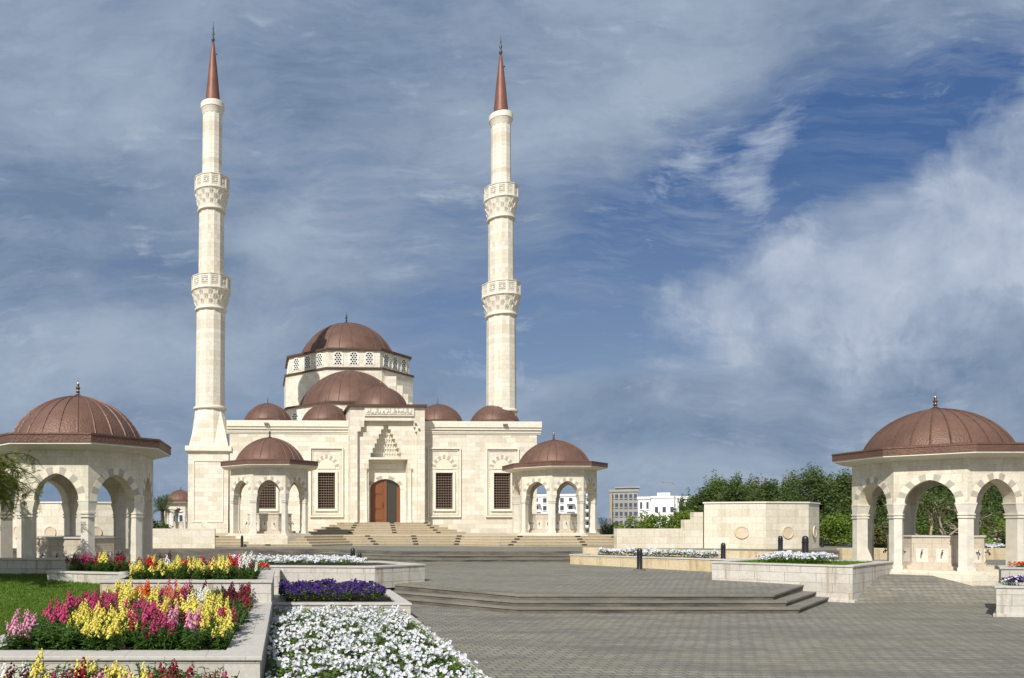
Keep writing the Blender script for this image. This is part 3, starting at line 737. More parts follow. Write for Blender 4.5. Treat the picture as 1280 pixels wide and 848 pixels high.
def lattice(w, h):
    mb = MB(); hw = w
    pts = [(-hw, 0), (hw, 0)] + [(hw * cos(t), h - hw + hw * sin(t)) for t in [pi * i / 8 for i in range(9)]]
    n = len(pts); mb.add([(x, -.02, z) for x, z in pts] + [(x, .03, z) for x, z in pts], [tuple(range(n)), tuple(range(2 * n - 1, n - 1, -1))] + [(i, (i + 1) % n, n + (i + 1) % n, n + i) for i in range(n)], 0)
    # surround
    out = [(x * 1.28, z * 1.0 + (.09 if z > h - hw else 0)) for x, z in pts]
    for i in range(1, n):
        j = (i + 1) % n
        if j == 0 or i == 0: pass
        P = [pts[i], pts[j], out[j], out[i]]
        mb.add([(x, -.05, z) for x, z in P] + [(x, .0, z) for x, z in P], [(0, 1, 2, 3), (0, 1, 5, 4), (2, 3, 7, 6), (1, 2, 6, 5), (3, 0, 4, 7)], 0)
    for j in range(6):
        for i in range(4):
            x = -hw + .13 + .23 * i - (.115 if j % 2 else 0); z = .11 + .18 * j
            if abs(x) > hw - .06 or (z > h - hw and x * x + (z - h + hw) ** 2 > (hw - .06) ** 2): continue
            mb.add([(x + .088 * cos(t), -.026, z + .088 * sin(t)) for t in [pi / 3 * q + pi / 6 for q in range(6)]], [tuple(range(6))], 1)  # near-black hexagons painted on the solid panel in place of shaded holes
    return mb.build('lattice_window', ['lattice', 'dark'], mesh_only=True)
roof_domes()

# ------------------------------------------------------------------ minarets
def minaret_proto():
    root = thing('minaret', 'x', 'minaret')
    z = lambda y, r=.8: EYE + (PY - y) * (51 - r) / FPX
    hw = 1.36
    mb = MB(); mb.box(-hw, hw, -hw, hw, .6, 7.32); po = mb.build('pedestal', 'stone', root)
    mb = MB(); mb.box(-hw - .12, hw + .12, -hw - .12, hw + .12, 7.32, 7.40); mb.box(-hw - .2, hw + .2, -hw - .2, hw + .2, 7.40, 7.74); mb.build('pedestal_cornice', 'trim', po, bevel=.015)
    pn = MB()
    for a in range(4):
        def bar(s0, s1, z0, z1):
            pn.box(s0, s1, -hw - .045, -hw + .01, z0, z1)
        bar(-1.02, 1.02, 6.72, 6.80); bar(-1.02, 1.02, 2.60, 2.68); bar(-1.02, -.94, 2.68, 6.72); bar(.94, 1.02, 2.68, 6.72)
        if a == 0: first = len(pn.v)
        break
    pn.build('pedestal_panel', 'trim', po)
    # splayed transition from square to the twelve-sided shaft
    n = 12; r0 = 1.05
    ring = [(r0 * cos(2 * pi * i / n + pi / 12), r0 * sin(2 * pi * i / n + pi / 12)) for i in range(n)]
    hb = 1.33
    def sq(a):
        c_, s_ = cos(a), sin(a); k = hb / max(abs(c_), abs(s_)); return (c_ * k, s_ * k)
    sqr = []
    for i in range(n):
        a = 2 * pi * i / n + pi / 12
        k = round((a - pi / 4) / (pi / 2)); ca = pi / 4 + k * pi / 2
        sqr.append(sq(a) if abs(a - ca) > rad(20) else sq(a + (ca - a) * .75))
    mb = MB(); mb.prism(sqr, 7.74, z(512.5), 0, ring); mb.build('splayed_base', 'stone', root)
    sh = MB(); F = lambda r: r
    sh.lathe([(1.03, z(513)), (1.0, z(386))], 12, a0=pi / 12); sh.lathe([(.90, z(384)), (.875, z(259))], 12, a0=pi / 12); sh.lathe([(.69, z(258)), (.675, z(130))], 12, a0=pi / 12)
    so = sh.build('shaft', 'stone', root)
    def torus(zc, r, t):
        mo = MB(); mo.lathe([(r - .02, zc - t), (r + t * .9, zc - t * .5), (r + t, zc), (r + t * .9, zc + t * .5), (r - .02, zc + t)], 24); mo.build('shaft_ring', 'trim', root, smooth=40)
    torus(z(509), 1.04, .13); torus(z(384.5), 1.02, .11); torus(z(259), .90, .10)
    mo = MB(); mo.lathe([(.67, z(137.5)), (.70, z(136)), (.73, z(133.5)), (.79, z(131.2)), (.79, z(130.4)), (.83, z(130)), (.83, z(123.2)), (.80, z(122.6)), (.0005, z(122))], 24)
    mo.build('shaft_capital', 'trim', root, smooth=22)
    for (yb, ym, yt, r_in, r_out) in ((384, 357, 341.5, 1.0, 1.35), (258.5, 231, 216, .885, 1.19)):
        b_ = MB(); zb, zm, zt_ = z(yb, r_in), z(ym, r_out), z(yt, r_out)
        dz = zm - zb
        b_.lathe([(r_in, zb), (r_in + .03, zb + dz * .15), (r_in + (r_out - r_in) * .35, zb + dz * .45), (r_in + (r_out - r_in) * .8, zb + dz * .88), (r_out + .03, zb + dz * .95), (r_out + .03, zm + .02), (r_in - .3, zm + .02)], 24)
        for tier in range(3):     # carved stalactite tiers under the balcony
            for k in range(12):
                a = 2 * pi * (k + .5 * (tier % 2)) / 12
                lo, hi = ((.16, .42), (.38, .66), (.60, .86))[tier]
                rl = r_in + (r_out - r_in) * (lo - .1) * .95; rh_ = r_in + (r_out - r_in) * min(1, hi + .14)
                for q in (-.09, .09):
                    c_, s_ = cos(a + q), sin(a + q); c2, s2 = cos(a + q * .15), sin(a + q * .15)
                    b_.add([(rl * c_, rl * s_, zb + dz * lo), (rh_ * c_, rh_ * s_, zb + dz * hi), (rh_ * c2, rh_ * s2, zb + dz * hi), (rl * c2, rl * s2, zb + dz * lo), (rh_ * .9 * c_, rh_ * .9 * s_, zb + dz * hi), (rh_ * .9 * c2, rh_ * .9 * s2, zb + dz * hi)],
                           [(0, 1, 2, 3), (0, 1, 4), (3, 2, 5), (1, 4, 5, 2)])
        bo = b_.build('balcony', 'trim', root)
        pr = MB(); n = 12; hr = zt_ - zm
        for k in range(n):
            a0, a1 = 2 * pi * k / n, 2 * pi * (k + 1) / n; am = (a0 + a1) / 2
            P0 = Vector((cos(a0), sin(a0), 0)) * r_out; P1 = Vector((cos(a1), sin(a1), 0)) * r_out; t = (P1 - P0); nrm = Vector((cos(am), sin(am), 0))
            def slab(u0, u1, v0, v1, o0=0, o1=-.08):
                A, B = P0 + t * u0, P0 + t * u1
                vs = []
                for o_ in (o0, o1):
                    for (p, zz) in ((A, v0), (B, v0), (B, v1), (A, v1)):
                        q = p + nrm * o_; vs.append((q.x, q.y, zm + hr * zz))
                pr.add(vs, [(0, 1, 2, 3), (7, 6, 5, 4), (0, 1, 5, 4), (1, 2, 6, 5), (2, 3, 7, 6), (3, 0, 4, 7)])
            slab(0, .16, 0, .999, .012); slab(.84, 1, 0, .999, .012); slab(.16, .84, 0, .16); slab(.16, .84, .86, 1.0)
            for q in range(6):    # pierced pattern
                u = .16 + .68 * (q + .5) / 6
                slab(u - .022, u + .022, .16, .86, -.01, -.06)
            for q in range(4):
                v = .16 + .70 * (q + .5) / 4; slab(.16, .84, v - .025, v + .025, -.012, -.058)
            slab(.42, .58, .40, .62, .0, -.05)
        pr.lathe([(r_out + .04, zt_), (r_out + .05, zt_ + .05), (r_out - .09, zt_ + .05)], 12)
        pr.build('railing', 'trim', bo)
    cn = MB(); cn.lathe([(.52, z(122, .5)), (.50, z(119, .5)), (.42, z(105, .5)), (.30, z(85, .15)), (.17, z(64, .15)), (.10, z(52, .15)), (.0005, z(51, .15))], 16)
    cn.build('spire', 'copper_cone', root, smooth=60)
    fi = MB(); fi.lathe([(.06, z(52, .15)), (.10, z(49, .15)), (.12, z(47.5, .15)), (.08, z(46, .15)), (.05, z(44, .15)), (.10, z(41, .15)), (.05, z(38, .15)), (.035, z(36, .15)), (.06, z(34, .15)), (.03, z(32, .15)), (.02, z(28, .15)), (.0005, z(23, .15))], 10)
    fi.tube([(.22, 0, z(66, .15)), (.30, 0, z(66, .15))], .05, 6); fi.build('spire_finial', 'bronze', root, smooth=50)
    return root
mn = minaret_proto(); mn.location = (X(261.3, 51) * SM, 51 * SM, EYE * (1 - SM)); mn.scale = (SM, SM, SM); mn.rotation_euler = (0, rad(.45), YAW)  # both minarets are enlarged about the camera eye together with the mosque
tag(mn, 'tall cream minaret on a square pedestal at the left front corner', 'minaret', 'pair of copper-tipped minarets')
m2 = copy_tree(mn); m2.location = (X(626.8, 52.4) * SM, 52.4 * SM, EYE * (1 - SM)); m2.rotation_euler = (0, rad(-.08), YAW)
m2['label'] = 'tall cream minaret rising behind the roof domes right of the portal'

# ------------------------------------------------------------------ stairs before the mosque
def strips(parent, cols, levels):
    """black grip strips: cols = list of (x0, dx), levels = list of (yfront, ztop)"""
    me = MB(); me.box(-.16, .16, 0, .06, -.004, .004); mesh = me.build('grip_strip', 'strip', mesh_only=True)
    for x0, dx in cols:
        for i, (y, z) in enumerate(levels):
            o = link('grip_strip', mesh, parent); o.location = (x0 + dx * i, y - .004, z - .034); o.rotation_euler = (rad(0), 0, 0)
            o.scale = (.95, .35, 8)
def stair_platform(label, name, c, ap0, tread, n, z0, rise, cols):
    root = None
    for k in range(n):
        r = (ap0 - tread * k) / cos(pi / 8)
        mb = MB(); mb.prism(octo(r, c), z0 - .25 if k == 0 else z0 + rise * k - .001 + .002, z0 + rise * (k + 1))
        if root is None:
            root = mb.build(name, 'steps', None, bevel=.012); tag(root, label, 'stairs')
        else: mb.build('step', 'steps', root, bevel=.012)
    strips(root, cols, [(c[1] - ap0 + tread * k, z0 + rise * (k + 1)) for k in range(n)])
    return root
rise = .1525
def flight(name, label, poly, tread, n, z0, cols, y0):
    root = None
    for k in range(n):
        p = inset(poly, tread * k) if k else poly
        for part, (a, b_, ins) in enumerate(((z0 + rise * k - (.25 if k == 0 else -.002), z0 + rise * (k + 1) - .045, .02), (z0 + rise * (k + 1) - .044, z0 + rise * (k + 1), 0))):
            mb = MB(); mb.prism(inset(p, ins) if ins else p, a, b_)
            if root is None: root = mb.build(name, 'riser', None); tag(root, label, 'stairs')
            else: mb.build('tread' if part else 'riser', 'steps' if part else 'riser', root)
    strips(root, cols, [(y0 + tread * k, z0 + rise * (k + 1)) for k in range(n)])
    return root
def wide(cx, l, r, y0, ret_l, ret_r, back):
    return [(cx - l - ret_l[0], y0 + ret_l[1]), (cx - l, y0), (cx + r, y0), (cx + r + ret_r[0], y0 + ret_r[1]), (cx + r + ret_r[0], back), (cx - l - ret_l[0], back)]
kxl, kxr = X(337.2, 44.7), X(692, 46.2)
flight('kiosk_steps', 'stone steps with black grip strips before the kiosk near the left minaret', wide(kxl, 4.9, 2.45, 41.75, (2.2, 2.2), (3.3, 2.45), 57.9), .40, 4, 1.19, [(X(252, 41.75), .23), (X(334.8, 41.75), -.01)], 41.75)
flight('kiosk_steps', 'stone steps with black grip strips before the kiosk right of the portal', wide(kxr, 4.6, 2.75, 42.1, (2.6, 2.0), (3.4, 2.5), 57.95), .40, 4, 1.19, [(X(638.6, 42.1), .3), (X(730.6, 42.1), .03)], 42.1)
def main_stairs():
    cx = X(481, 50) + .15
    poly = [(kxl + 3, 43.7), (kxr - 5.0, 43.9), (kxr - 5.0, 49.7), (kxl + 3, 49.7)]
    root = None
    for k in range(4):
        y0 = 43.6 + .38 * k
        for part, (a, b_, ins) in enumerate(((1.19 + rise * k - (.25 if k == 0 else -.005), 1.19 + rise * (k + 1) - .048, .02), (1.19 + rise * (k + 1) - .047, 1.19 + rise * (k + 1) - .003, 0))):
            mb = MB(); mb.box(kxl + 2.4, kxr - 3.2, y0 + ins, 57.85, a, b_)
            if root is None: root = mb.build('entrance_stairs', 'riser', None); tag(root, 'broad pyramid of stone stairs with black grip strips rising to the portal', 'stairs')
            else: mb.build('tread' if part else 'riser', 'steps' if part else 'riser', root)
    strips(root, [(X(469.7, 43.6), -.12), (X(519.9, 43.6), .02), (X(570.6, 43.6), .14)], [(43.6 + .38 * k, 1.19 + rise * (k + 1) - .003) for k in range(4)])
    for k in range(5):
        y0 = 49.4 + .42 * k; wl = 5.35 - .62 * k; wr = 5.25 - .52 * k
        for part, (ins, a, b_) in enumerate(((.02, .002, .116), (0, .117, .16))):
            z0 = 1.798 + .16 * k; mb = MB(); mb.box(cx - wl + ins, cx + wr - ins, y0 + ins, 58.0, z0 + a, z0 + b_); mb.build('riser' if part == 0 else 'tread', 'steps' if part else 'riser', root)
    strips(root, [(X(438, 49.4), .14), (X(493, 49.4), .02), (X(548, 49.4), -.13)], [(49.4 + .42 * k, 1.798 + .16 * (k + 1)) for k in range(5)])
main_stairs()
def stair_parapet():
    mb = MB(); x = X(257, 46)
    mb.prism([(0, 0), (.35, 0), (.35, 3.6), (0, 3.6)], 0, lambda a, b_: .75 if b_ < 1 else 1.55)
    o = mb.build('stair_parapet', 'stone_wall', None, (X(262, 45.5), 45.2, 1.1), rad(14)); tag(o, 'sloping cream stone stair parapet at the foot of the left minaret', 'parapet')
stair_parapet()

# ------------------------------------------------------------------ walls with medallions
def medal(parent, x, y, z, rot):
    mb = MB(); mb.lathe([(.02, .03), (.26, .03), (.27, .05), (.33, .05), (.34, .0)], 28); me = mb
    o = mb.build('medallion', 'medal', parent, smooth=30); o.location = (x, y, z); o.rotation_euler = (pi / 2, 0, rot); return o
def corner_wall(sign, cx, label, lablow):
    # cx: position of mirrored axis; sign 1 = right side
    f = lambda x: cx + sign * x
    Zf = 39.0
    P = [(0, 39.3), (.54, 39.0), (2.65, 38.3), (5.2, 38.75), (6.95, 40.4), (6.5, 43.0), (2.9, 43.0)]
    poly = [(f(x), y) for x, y in P]
    if sign < 0: poly = poly[::-1]
    mb = MB(); mb.prism(poly, .9, 3.58); o = mb.build('corner_wall', 'stone_wall', None, bevel=.015); tag(o, label, 'wall')
    mb = MB(); big = inset(poly, -.05); mb.prism(big, 3.582, 3.66); mb.build('wall_coping', 'trim', o)
    zs = [(-.02, 3.25), (-.47, 2.80), (-.95, 2.35)]
    st = MB(); prev = -.02
    for k, (h_, w) in enumerate(((3.62, .5), (3.20, .55), (2.72, .55))):
        pass
    x1 = 0.0
    for h_, w in ((3.12, .5), (2.72, .5)):
        a, b_ = f(x1 - .003), f(x1 - w); st.box(min(a, b_), max(a, b_), 39.37 + .02 * x1, 39.75, .9, h_); x1 -= w
    st.build('stepped_wall', 'stone_wall', o, bevel=.01)
    a, b_ = f(x1 - .003), f(x1 - 3.6); lo = MB(); lo.box(min(a, b_), max(a, b_), 39.40, 39.80, .9, 2.24); lo.build('low_wall', 'stone_wall', o, bevel=.01)
    medal(o, f(1.6), 38.64, 2.05, sign * rad(-18.4)); medal(o, f(3.93), 38.52, 2.05, sign * rad(10)); medal(o, f(6.05), 39.52, 2.05, sign * rad(43))
    return o
kx = X(880, 39.3)
corner_wall(1, kx, 'cream polygonal stone wall with round medallions and stepped end, before the trees', '')
corner_wall(-1, 2 * X(481, 50) - kx + .5, 'cream medallion wall with stepped end seen through the arches of the kiosk beyond the lawn', '')
def long_wall():
    mb = MB(); mb.box(X(-10, 37), X(262, 43.5), 43.2, 43.6, .9, 2.12); o = mb.build('boundary_wall', 'stone_wall', None, bevel=.01)
    tag(o, 'low cream stone wall running from the left kiosk to the minaret', 'wall')
    mb = MB(); mb.box(X(-10, 37), X(262, 43.5) + .03, 43.15, 43.65, 2.122, 2.18); mb.build('wall_coping', 'trim', o)
long_wall()

# ------------------------------------------------------------------ planters
def planter(name, label, poly, z0, z1, wid, mat='planter', top='coping', soil=-.07, base=False):
    mb = MB(); inn = inset(poly, wid)
    mb.ring(poly, inn, z0, z1 - .055) if not callable(z0) else None
    o = mb.build(name, mat, None); tag(o, label, 'planter')
    mb = MB(); mb.ring(inset(poly, -.03), inset(poly, wid + .02), z1 - .054, z1); mb.build('coping', top, o, bevel=.008)
    mb = MB(); mb.add([(x, y, z1 + soil) for x, y in inset(poly, wid - .02)], [tuple(range(len(poly)))]); mb.build('soil', 'soil', o)
    if base:
        mb = MB(); mb.ring(inset(poly, -.06), inset(poly, .02), z0, z0 + .09); mb.build('base_course', 'planter', o, bevel=.01)
    return o
A_ = [(-4.75, 10.0), (-.36, 10.0), (-.36, 16.9), (-4.15, 16.9)]
B_ = [(-4.28, 16.92), (-.35, 16.92), (-.35, 20.7), (-4.28, 20.7)]
C_ = [(-6.55, 20.15), (-4.29, 19.45), (-4.29, 21.2), (-6.4, 21.2)]
E_ = [(-.34, 19.2), (3.24, 19.2), (3.24, 23.2), (-.34, 23.2)]
F_ = [(-2.4, 24.3), (2.85, 23.75), (4.72, 25.1), (3.5, 27.3), (-2.4, 27.3)]
H_ = [(17.85, 23.2), (21.4, 26.0), (18.5, 28.4), (14.86, 25.7)]
planter('flower_planter', 'wide marble-walled planter full of mixed snapdragons, lower tier at the lawn', A_, .05, .70, .48, soil=-.05)
planter('flower_planter', 'upper marble planter of mixed snapdragons behind the lower tier', B_, .05, 1.196, .34)
planter('flower_planter', 'stained marble planter end jutting over the lawn before the left kiosk', C_, .3, 1.21, .2)
planter('flower_planter', 'low marble planter filled with deep purple petunias', E_, 0, .43, .3)
planter('flower_planter', 'angular marble planter of white petunias left of the plaza steps', F_, .4, 1.13, .35)
planter('flower_planter', 'diamond-shaped marble planter with a clump of white petunias near the right kiosk', H_, 0, 1.18, .25, base=True)
# long yellow planter on the diagonal and its raised back tier
d_ = Vector((1, -1.03)).normalized(); n_ = Vector((1.03, 1)).normalized()
p1 = Vector((12.72, 33.0)); p2 = p1 + d_ * 7.6
I_ = [tuple(p1), tuple(p2), tuple(p2 + n_ * 1.7), tuple(p1 + n_ * 1.7)]
planter('flower_planter', 'long low yellow marble planter with a row of white petunias behind a bollard', I_, .4, 1.13, .3, 'planter_y')
q1 = p1 + n_ * 1.72 - d_ * .2; q2 = q1 + d_ * 8.2
mb = MB(); mb.prism([tuple(q1), tuple(q2), tuple(q2 + n_ * .4), tuple(q1 + n_ * .4)], .5, 1.40); o = mb.build('retaining_wall', 'planter_y', None, bevel=.012); tag(o, 'low yellow stone wall behind the long row of white petunias', 'wall')
# right edge planter in two tiers
J1 = [(19.05, 19.75), (24.5, 18.9), (25.5, 21.6), (21.35, 22.0)]
planter('flower_planter', 'marble planter at the right edge with purple petunias in front', J1, 0, .83, .2, base=True)
J2 = [(20.15, 20.75), (24.9, 20.2), (25.3, 21.5), (21.1, 21.8)]
planter('flower_planter', 'raised planter of red flowers behind the purple ones at right edge', J2, .77, 1.27, .14)
# kerb of the white bed
mb = MB(); mb.prism([(2.88, 6.5), (3.05, 6.5), (3.26, 19.15), (3.06, 19.15)], -.02, .13); o = mb.build('bed_kerb', 'coping', None, bevel=.012); tag(o, 'pale stone kerb along the foreground bed of white petunias', 'kerb')
mb = MB(); mb.add([(-.36, 6.5, .08), (3.06, 6.5, .08), (3.06, 19.2, .10), (-.36, 19.2, .10)], [(0, 1, 2, 3)]); tag(mb.build('ground_soil', 'soil'), kind='structure')
mb = MB(); mb.add([(-6.5, 6.5, .16), (-.36, 6.5, .16), (-.36, 10.0, .16), (-6.5, 10.0, .16)], [(0, 1, 2, 3)]); tag(mb.build('ground_soil', 'soil'), kind='structure')
# wall and stylobate in front of the left kiosk
mb = MB(); mb.box(-24, X(93, 21.3), 21.3, 21.6, .5, 1.45); o = mb.build('terrace_wall', 'planter', None, bevel=.01); tag(o, 'pale two-course stone wall at the far edge of the lawn', 'wall')
mb = MB(); mb.box(-24.03, X(93, 21.3) + .03, 21.26, 21.63, 1.452, 1.505); mb.build('wall_coping', 'coping', o, bevel=.008)
mb = MB(); mb.box(-24, -2.6, 21.65, 34, .3, .82); tag(mb.build('kiosk_court', 'paver'), kind='structure')

# ------------------------------------------------------------------ flowers
def mound(x, y, s=1.7, seed=0.): return mnoise.noise(Vector((x * s + seed, y * s, seed)))
def petunias(name, label, pts_fn, n_fl, n_lf, cols, size, hgt, seed=0, thr=-.1):
    rr = random.Random(seed + 5); fl = MB(); lf = MB()
    for i in range(n_lf):
        x, y, z = pts_fn(rr); h = hgt * (.45 + .6 * (mound(x, y, 2.2, seed) * .5 + .5)) * rr.uniform(.4, 1.02)
        s = size * rr.uniform(.5, .95); a = rr.uniform(0, 2 * pi); t = rr.uniform(-.5, .9)
        d = Vector((cos(a) * cos(t), sin(a) * cos(t), sin(t))); p = Vector((x, y, z + h)); u = d.cross(Vector((0, 0, 1))); u = (u.normalized() if u.length > .1 else Vector((1, 0, 0))) * s * .38
        lf.add([p, p + d * s * .5 + u, p + d * s * 1.1 - Vector((0, 0, s * .25)), p + d * s * .5 - u], [(0, 1, 2, 3)])
    for i in range(n_fl):
        for _ in range(6):
            x, y, z = pts_fn(rr)
            if mnoise.noise(Vector((x * 3.1 + seed, y * 3.1, 4.2))) > thr or rr.random() < .08: break
        h = hgt * (.45 + .6 * (mound(x, y, 2.2, seed) * .5 + .5)) * rr.uniform(.72, 1.12)
        s = size * rr.uniform(.7, 1.1)
        nrm = Vector((rr.gauss(-.25, .55), rr.gauss(-.45, .55), rr.uniform(.35, 1.0))).normalized()
        u = nrm.orthogonal().normalized(); w = nrm.cross(u); p = Vector((x, y, z + h)); a0 = rr.uniform(0, 6)
        vs = [p - nrm * s * .28]
        for k in range(10):
            a = a0 + 2 * pi * k / 10; r_ = s * (.56 if k % 2 == 0 else .43) * rr.uniform(.88, 1.1)
            vs.append(p + (u * cos(a) + w * sin(a)) * r_ + nrm * s * rr.uniform(-.09, .11))
        fl.add(vs, [(0, k + 1, (k + 1) % 10 + 1) for k in range(10)], rr.randrange(len(cols)) if len(cols) > 1 else 0)
    o = lf.build(name, 'leaf_pet', None, recalc=False); tag(o, label, 'flowers', kind='stuff')
    f = fl.build('blossoms', list(cols), o, recalc=False); f['kind'] = 'stuff'
    return o
def in_poly(poly, z):
    xs = [p[0] for p in poly]; ys = [p[1] for p in poly]
    def inside(x, y):
        c = False; j = len(poly) - 1
        for i in range(len(poly)):
            (xi, yi), (xj, yj) = poly[i], poly[j]
            if (yi > y) != (yj > y) and x < (xj - xi) * (y - yi) / (yj - yi) + xi: c = not c
            j = i
        return c
    def fn(rr):
        while True:
            x, y = rr.uniform(min(xs), max(xs)), rr.uniform(min(ys), max(ys))
            if inside(x, y): return x, y, z
    return fn
petunias('petunia_bed', 'big foreground bed of white petunias between the kerb and planter', in_poly([(-.30, 8.6), (2.84, 8.6), (2.90, 15.5), (2.85, 18.9), (-.3, 19.0)], .08), 3300, 16000, ('white',), .074, .40, seed=1, thr=.07)
petunias('petunia_bed', 'dense clump of deep purple petunias in the low planter', in_poly([(-.2, 19.42), (2.55, 19.42), (2.8, 20.6), (2.5, 22.6), (-.2, 22.6)], .38), 1950, 6500, ('purple',), .085, .46, seed=2, thr=-.3)
petunias('petunia_bed', 'white petunias in the angular planter left of plaza steps', in_poly([(-1.9, 24.8), (2.4, 24.15), (2.75, 25.0), (2.2, 26.9), (-2.0, 26.9)], 1.05), 1300, 3200, ('white',), .09, .36, seed=3, thr=-.25)
petunias('petunia_bed', 'rounded clump of white petunias in the diamond-shaped planter', in_poly([(16.3, 25.6), (17.6, 24.5), (18.9, 25.2), (19.1, 26.3), (18.0, 26.9)], 1.10), 1000, 2000, ('white',), .09, .42, seed=4, thr=-.35)
ii = [tuple(p1 + n_ * .42 + d_ * 1.2), tuple(p1 + n_ * .42 + d_ * 5.7), tuple(p1 + n_ * 1.3 + d_ * 5.7), tuple(p1 + n_ * 1.3 + d_ * .7)]
petunias('petunia_bed', 'long strip of white petunias in the yellow marble planter', in_poly(ii, 1.06), 1150, 2400, ('white',), .095, .38, seed=5, thr=-.3)
petunias('petunia_bed', 'purple petunias spilling over the planter at the right edge', in_poly([(19.5, 19.95), (24, 19.3), (24.2, 20.0), (20.0, 20.6)], .78), 700, 800, ('purple', 'purple', 'white'), .09, .28, seed=6)
petunias('flower_bed', 'bright red flowers in the raised planter at the right edge', in_poly([(20.5, 20.95), (24.7, 20.4), (25.0, 21.3), (21.2, 21.55)], 1.2), 1100, 1000, ('red', 'orange'), .07, .24, seed=7)
petunias('flower_bed', 'strip of small red flowers between the snapdragon planter and white petunias', in_poly([(-2.3, 22.6), (-.6, 22.6), (-.5, 23.6), (-2.3, 23.6)], 1.0), 420, 500, ('red', 'coral'), .08, .28, seed=8)
mb = MB(); mb.prism([(-2.6, 22.2), (-.2, 22.2), (-.2, 24.0), (-2.6, 24.0)], .3, 1.06); o = mb.build('flower_planter', 'planter', None, bevel=.01); tag(o, 'narrow marble planter with red flowers behind the upper snapdragons', 'planter')
mb = MB(); mb.prism([tuple(Vector(p)) for p in inset(H_, .3)], 1.118, 1.135); o = mb.build('grass', 'lawn', None); tag(o, 'green grass around the clump in the diamond-shaped planter', 'grass', kind='stuff')
mb = MB()
for _ in range(4500):
    x, y, z = in_poly(inset(H_, .3), 1.13)(R); a = R.uniform(0, 6); h = R.uniform(.03, .09)
    mb.add([(x - .012 * cos(a), y - .012 * sin(a), z), (x + .012 * cos(a), y + .012 * sin(a), z), (x + R.uniform(-.03, .03), y, z + h)], [(0, 1, 2)])
gb = mb.build('grass_blades', 'blade', o, recalc=False); gb['kind'] = 'stuff'

def spike_mesh(rr, color, length, lean):
    mb = MB(); n = int(length / .0135)
    top = Vector((lean[0], lean[1], length))
    for i in range(n):
        t = i / n; p = Vector((lean[0] * t * t, lean[1] * t * t, length * t)); s = .039 * (1 - .62 * t ** 1.6) * rr.uniform(.85, 1.15); a = i * 2.4 + rr.uniform(-.3, .3)
        d = Vector((cos(a), sin(a), .25)).normalized(); u = Vector((-sin(a), cos(a), 0)); w = d.cross(u)
        c = p + d * s * .75
        # two-lipped floret: ruffled upper lip, swollen lower lip
        mb.add([c - d * s * .5, c + u * s * .48 + w * s * .25, c - u * s * .48 + w * s * .25, c + d * s * .15 + w * s * .75 + u * s * .25, c + d * s * .15 + w * s * .75 - u * s * .25,
                c + d * s * .45 - w * s * .30 + u * s * .42, c + d * s * .45 - w * s * .30 - u * s * .42, c + d * s * .35 - w * s * .75, c + d * s * .52],
               [(0, 1, 3), (0, 3, 4), (0, 4, 2), (0, 5, 1), (0, 2, 6), (0, 6, 7), (0, 7, 5), (1, 8, 3), (3, 8, 4), (4, 8, 2), (1, 5, 8), (2, 8, 6), (5, 7, 8), (7, 6, 8)])
    return mb.build('flower_spike', color, recalc=False, mesh_only=True)
def foliage_mesh(rr, h):
    mb = MB()
    for sidx in range(17):
        a = rr.uniform(0, 2 * pi); sp = rr.uniform(.03, .25); hh = h * rr.uniform(.7, 1.05)
        base = Vector((cos(a) * sp * .4, sin(a) * sp * .4, -.02)); tip = Vector((cos(a) * sp, sin(a) * sp, hh))
        mb.tube([base, (base + tip) / 2, tip], [.006, .005, .003], 3)
        for i in range(20):
            t = rr.uniform(.02, 1.0); p = base.lerp(tip, t); b_ = rr.uniform(0, 2 * pi); l = rr.uniform(.06, .11) * (1.15 - .5 * t); e = rr.uniform(-.15, .75)
            d = Vector((cos(b_) * cos(e), sin(b_) * cos(e), sin(e))); u = d.cross(Vector((0, 0, 1))).normalized() * l * rr.uniform(.16, .24)
            mb.add([p, p + d * l * .45 + u, p + d * l - Vector((0, 0, l * .25)), p + d * l * .45 - u], [(0, 1, 2, 3)])
    return mb.build('snapdragon', 'leaf_snap', recalc=False, mesh_only=True)
rs = random.Random(99)
FOL = [foliage_mesh(rs, h) for h in (.26, .30, .34, .28, .32)]
SPK = {}
CNAMES = {'yellow': 'yellow', 'magenta': 'magenta', 'crimson': 'crimson', 'pink': 'pale pink', 'orange': 'orange', 'red': 'scarlet', 'snow': 'white', 'maroon': 'dark maroon', 'coral': 'coral', 'none': 'leafy unopened'}
for c_ in CNAMES:
    if c_ != 'none': SPK[c_] = [spike_mesh(rs, c_, l, (rs.uniform(-.05, .05), rs.uniform(-.05, .05))) for l in (.17, .22, .13, .25)]
ORD = ['first', 'second', 'third', 'fourth', 'fifth', 'sixth', 'seventh', 'eighth', 'ninth', 'tenth', 'eleventh', 'twelfth', 'thirteenth', 'fourteenth', 'fifteenth', 'sixteenth']
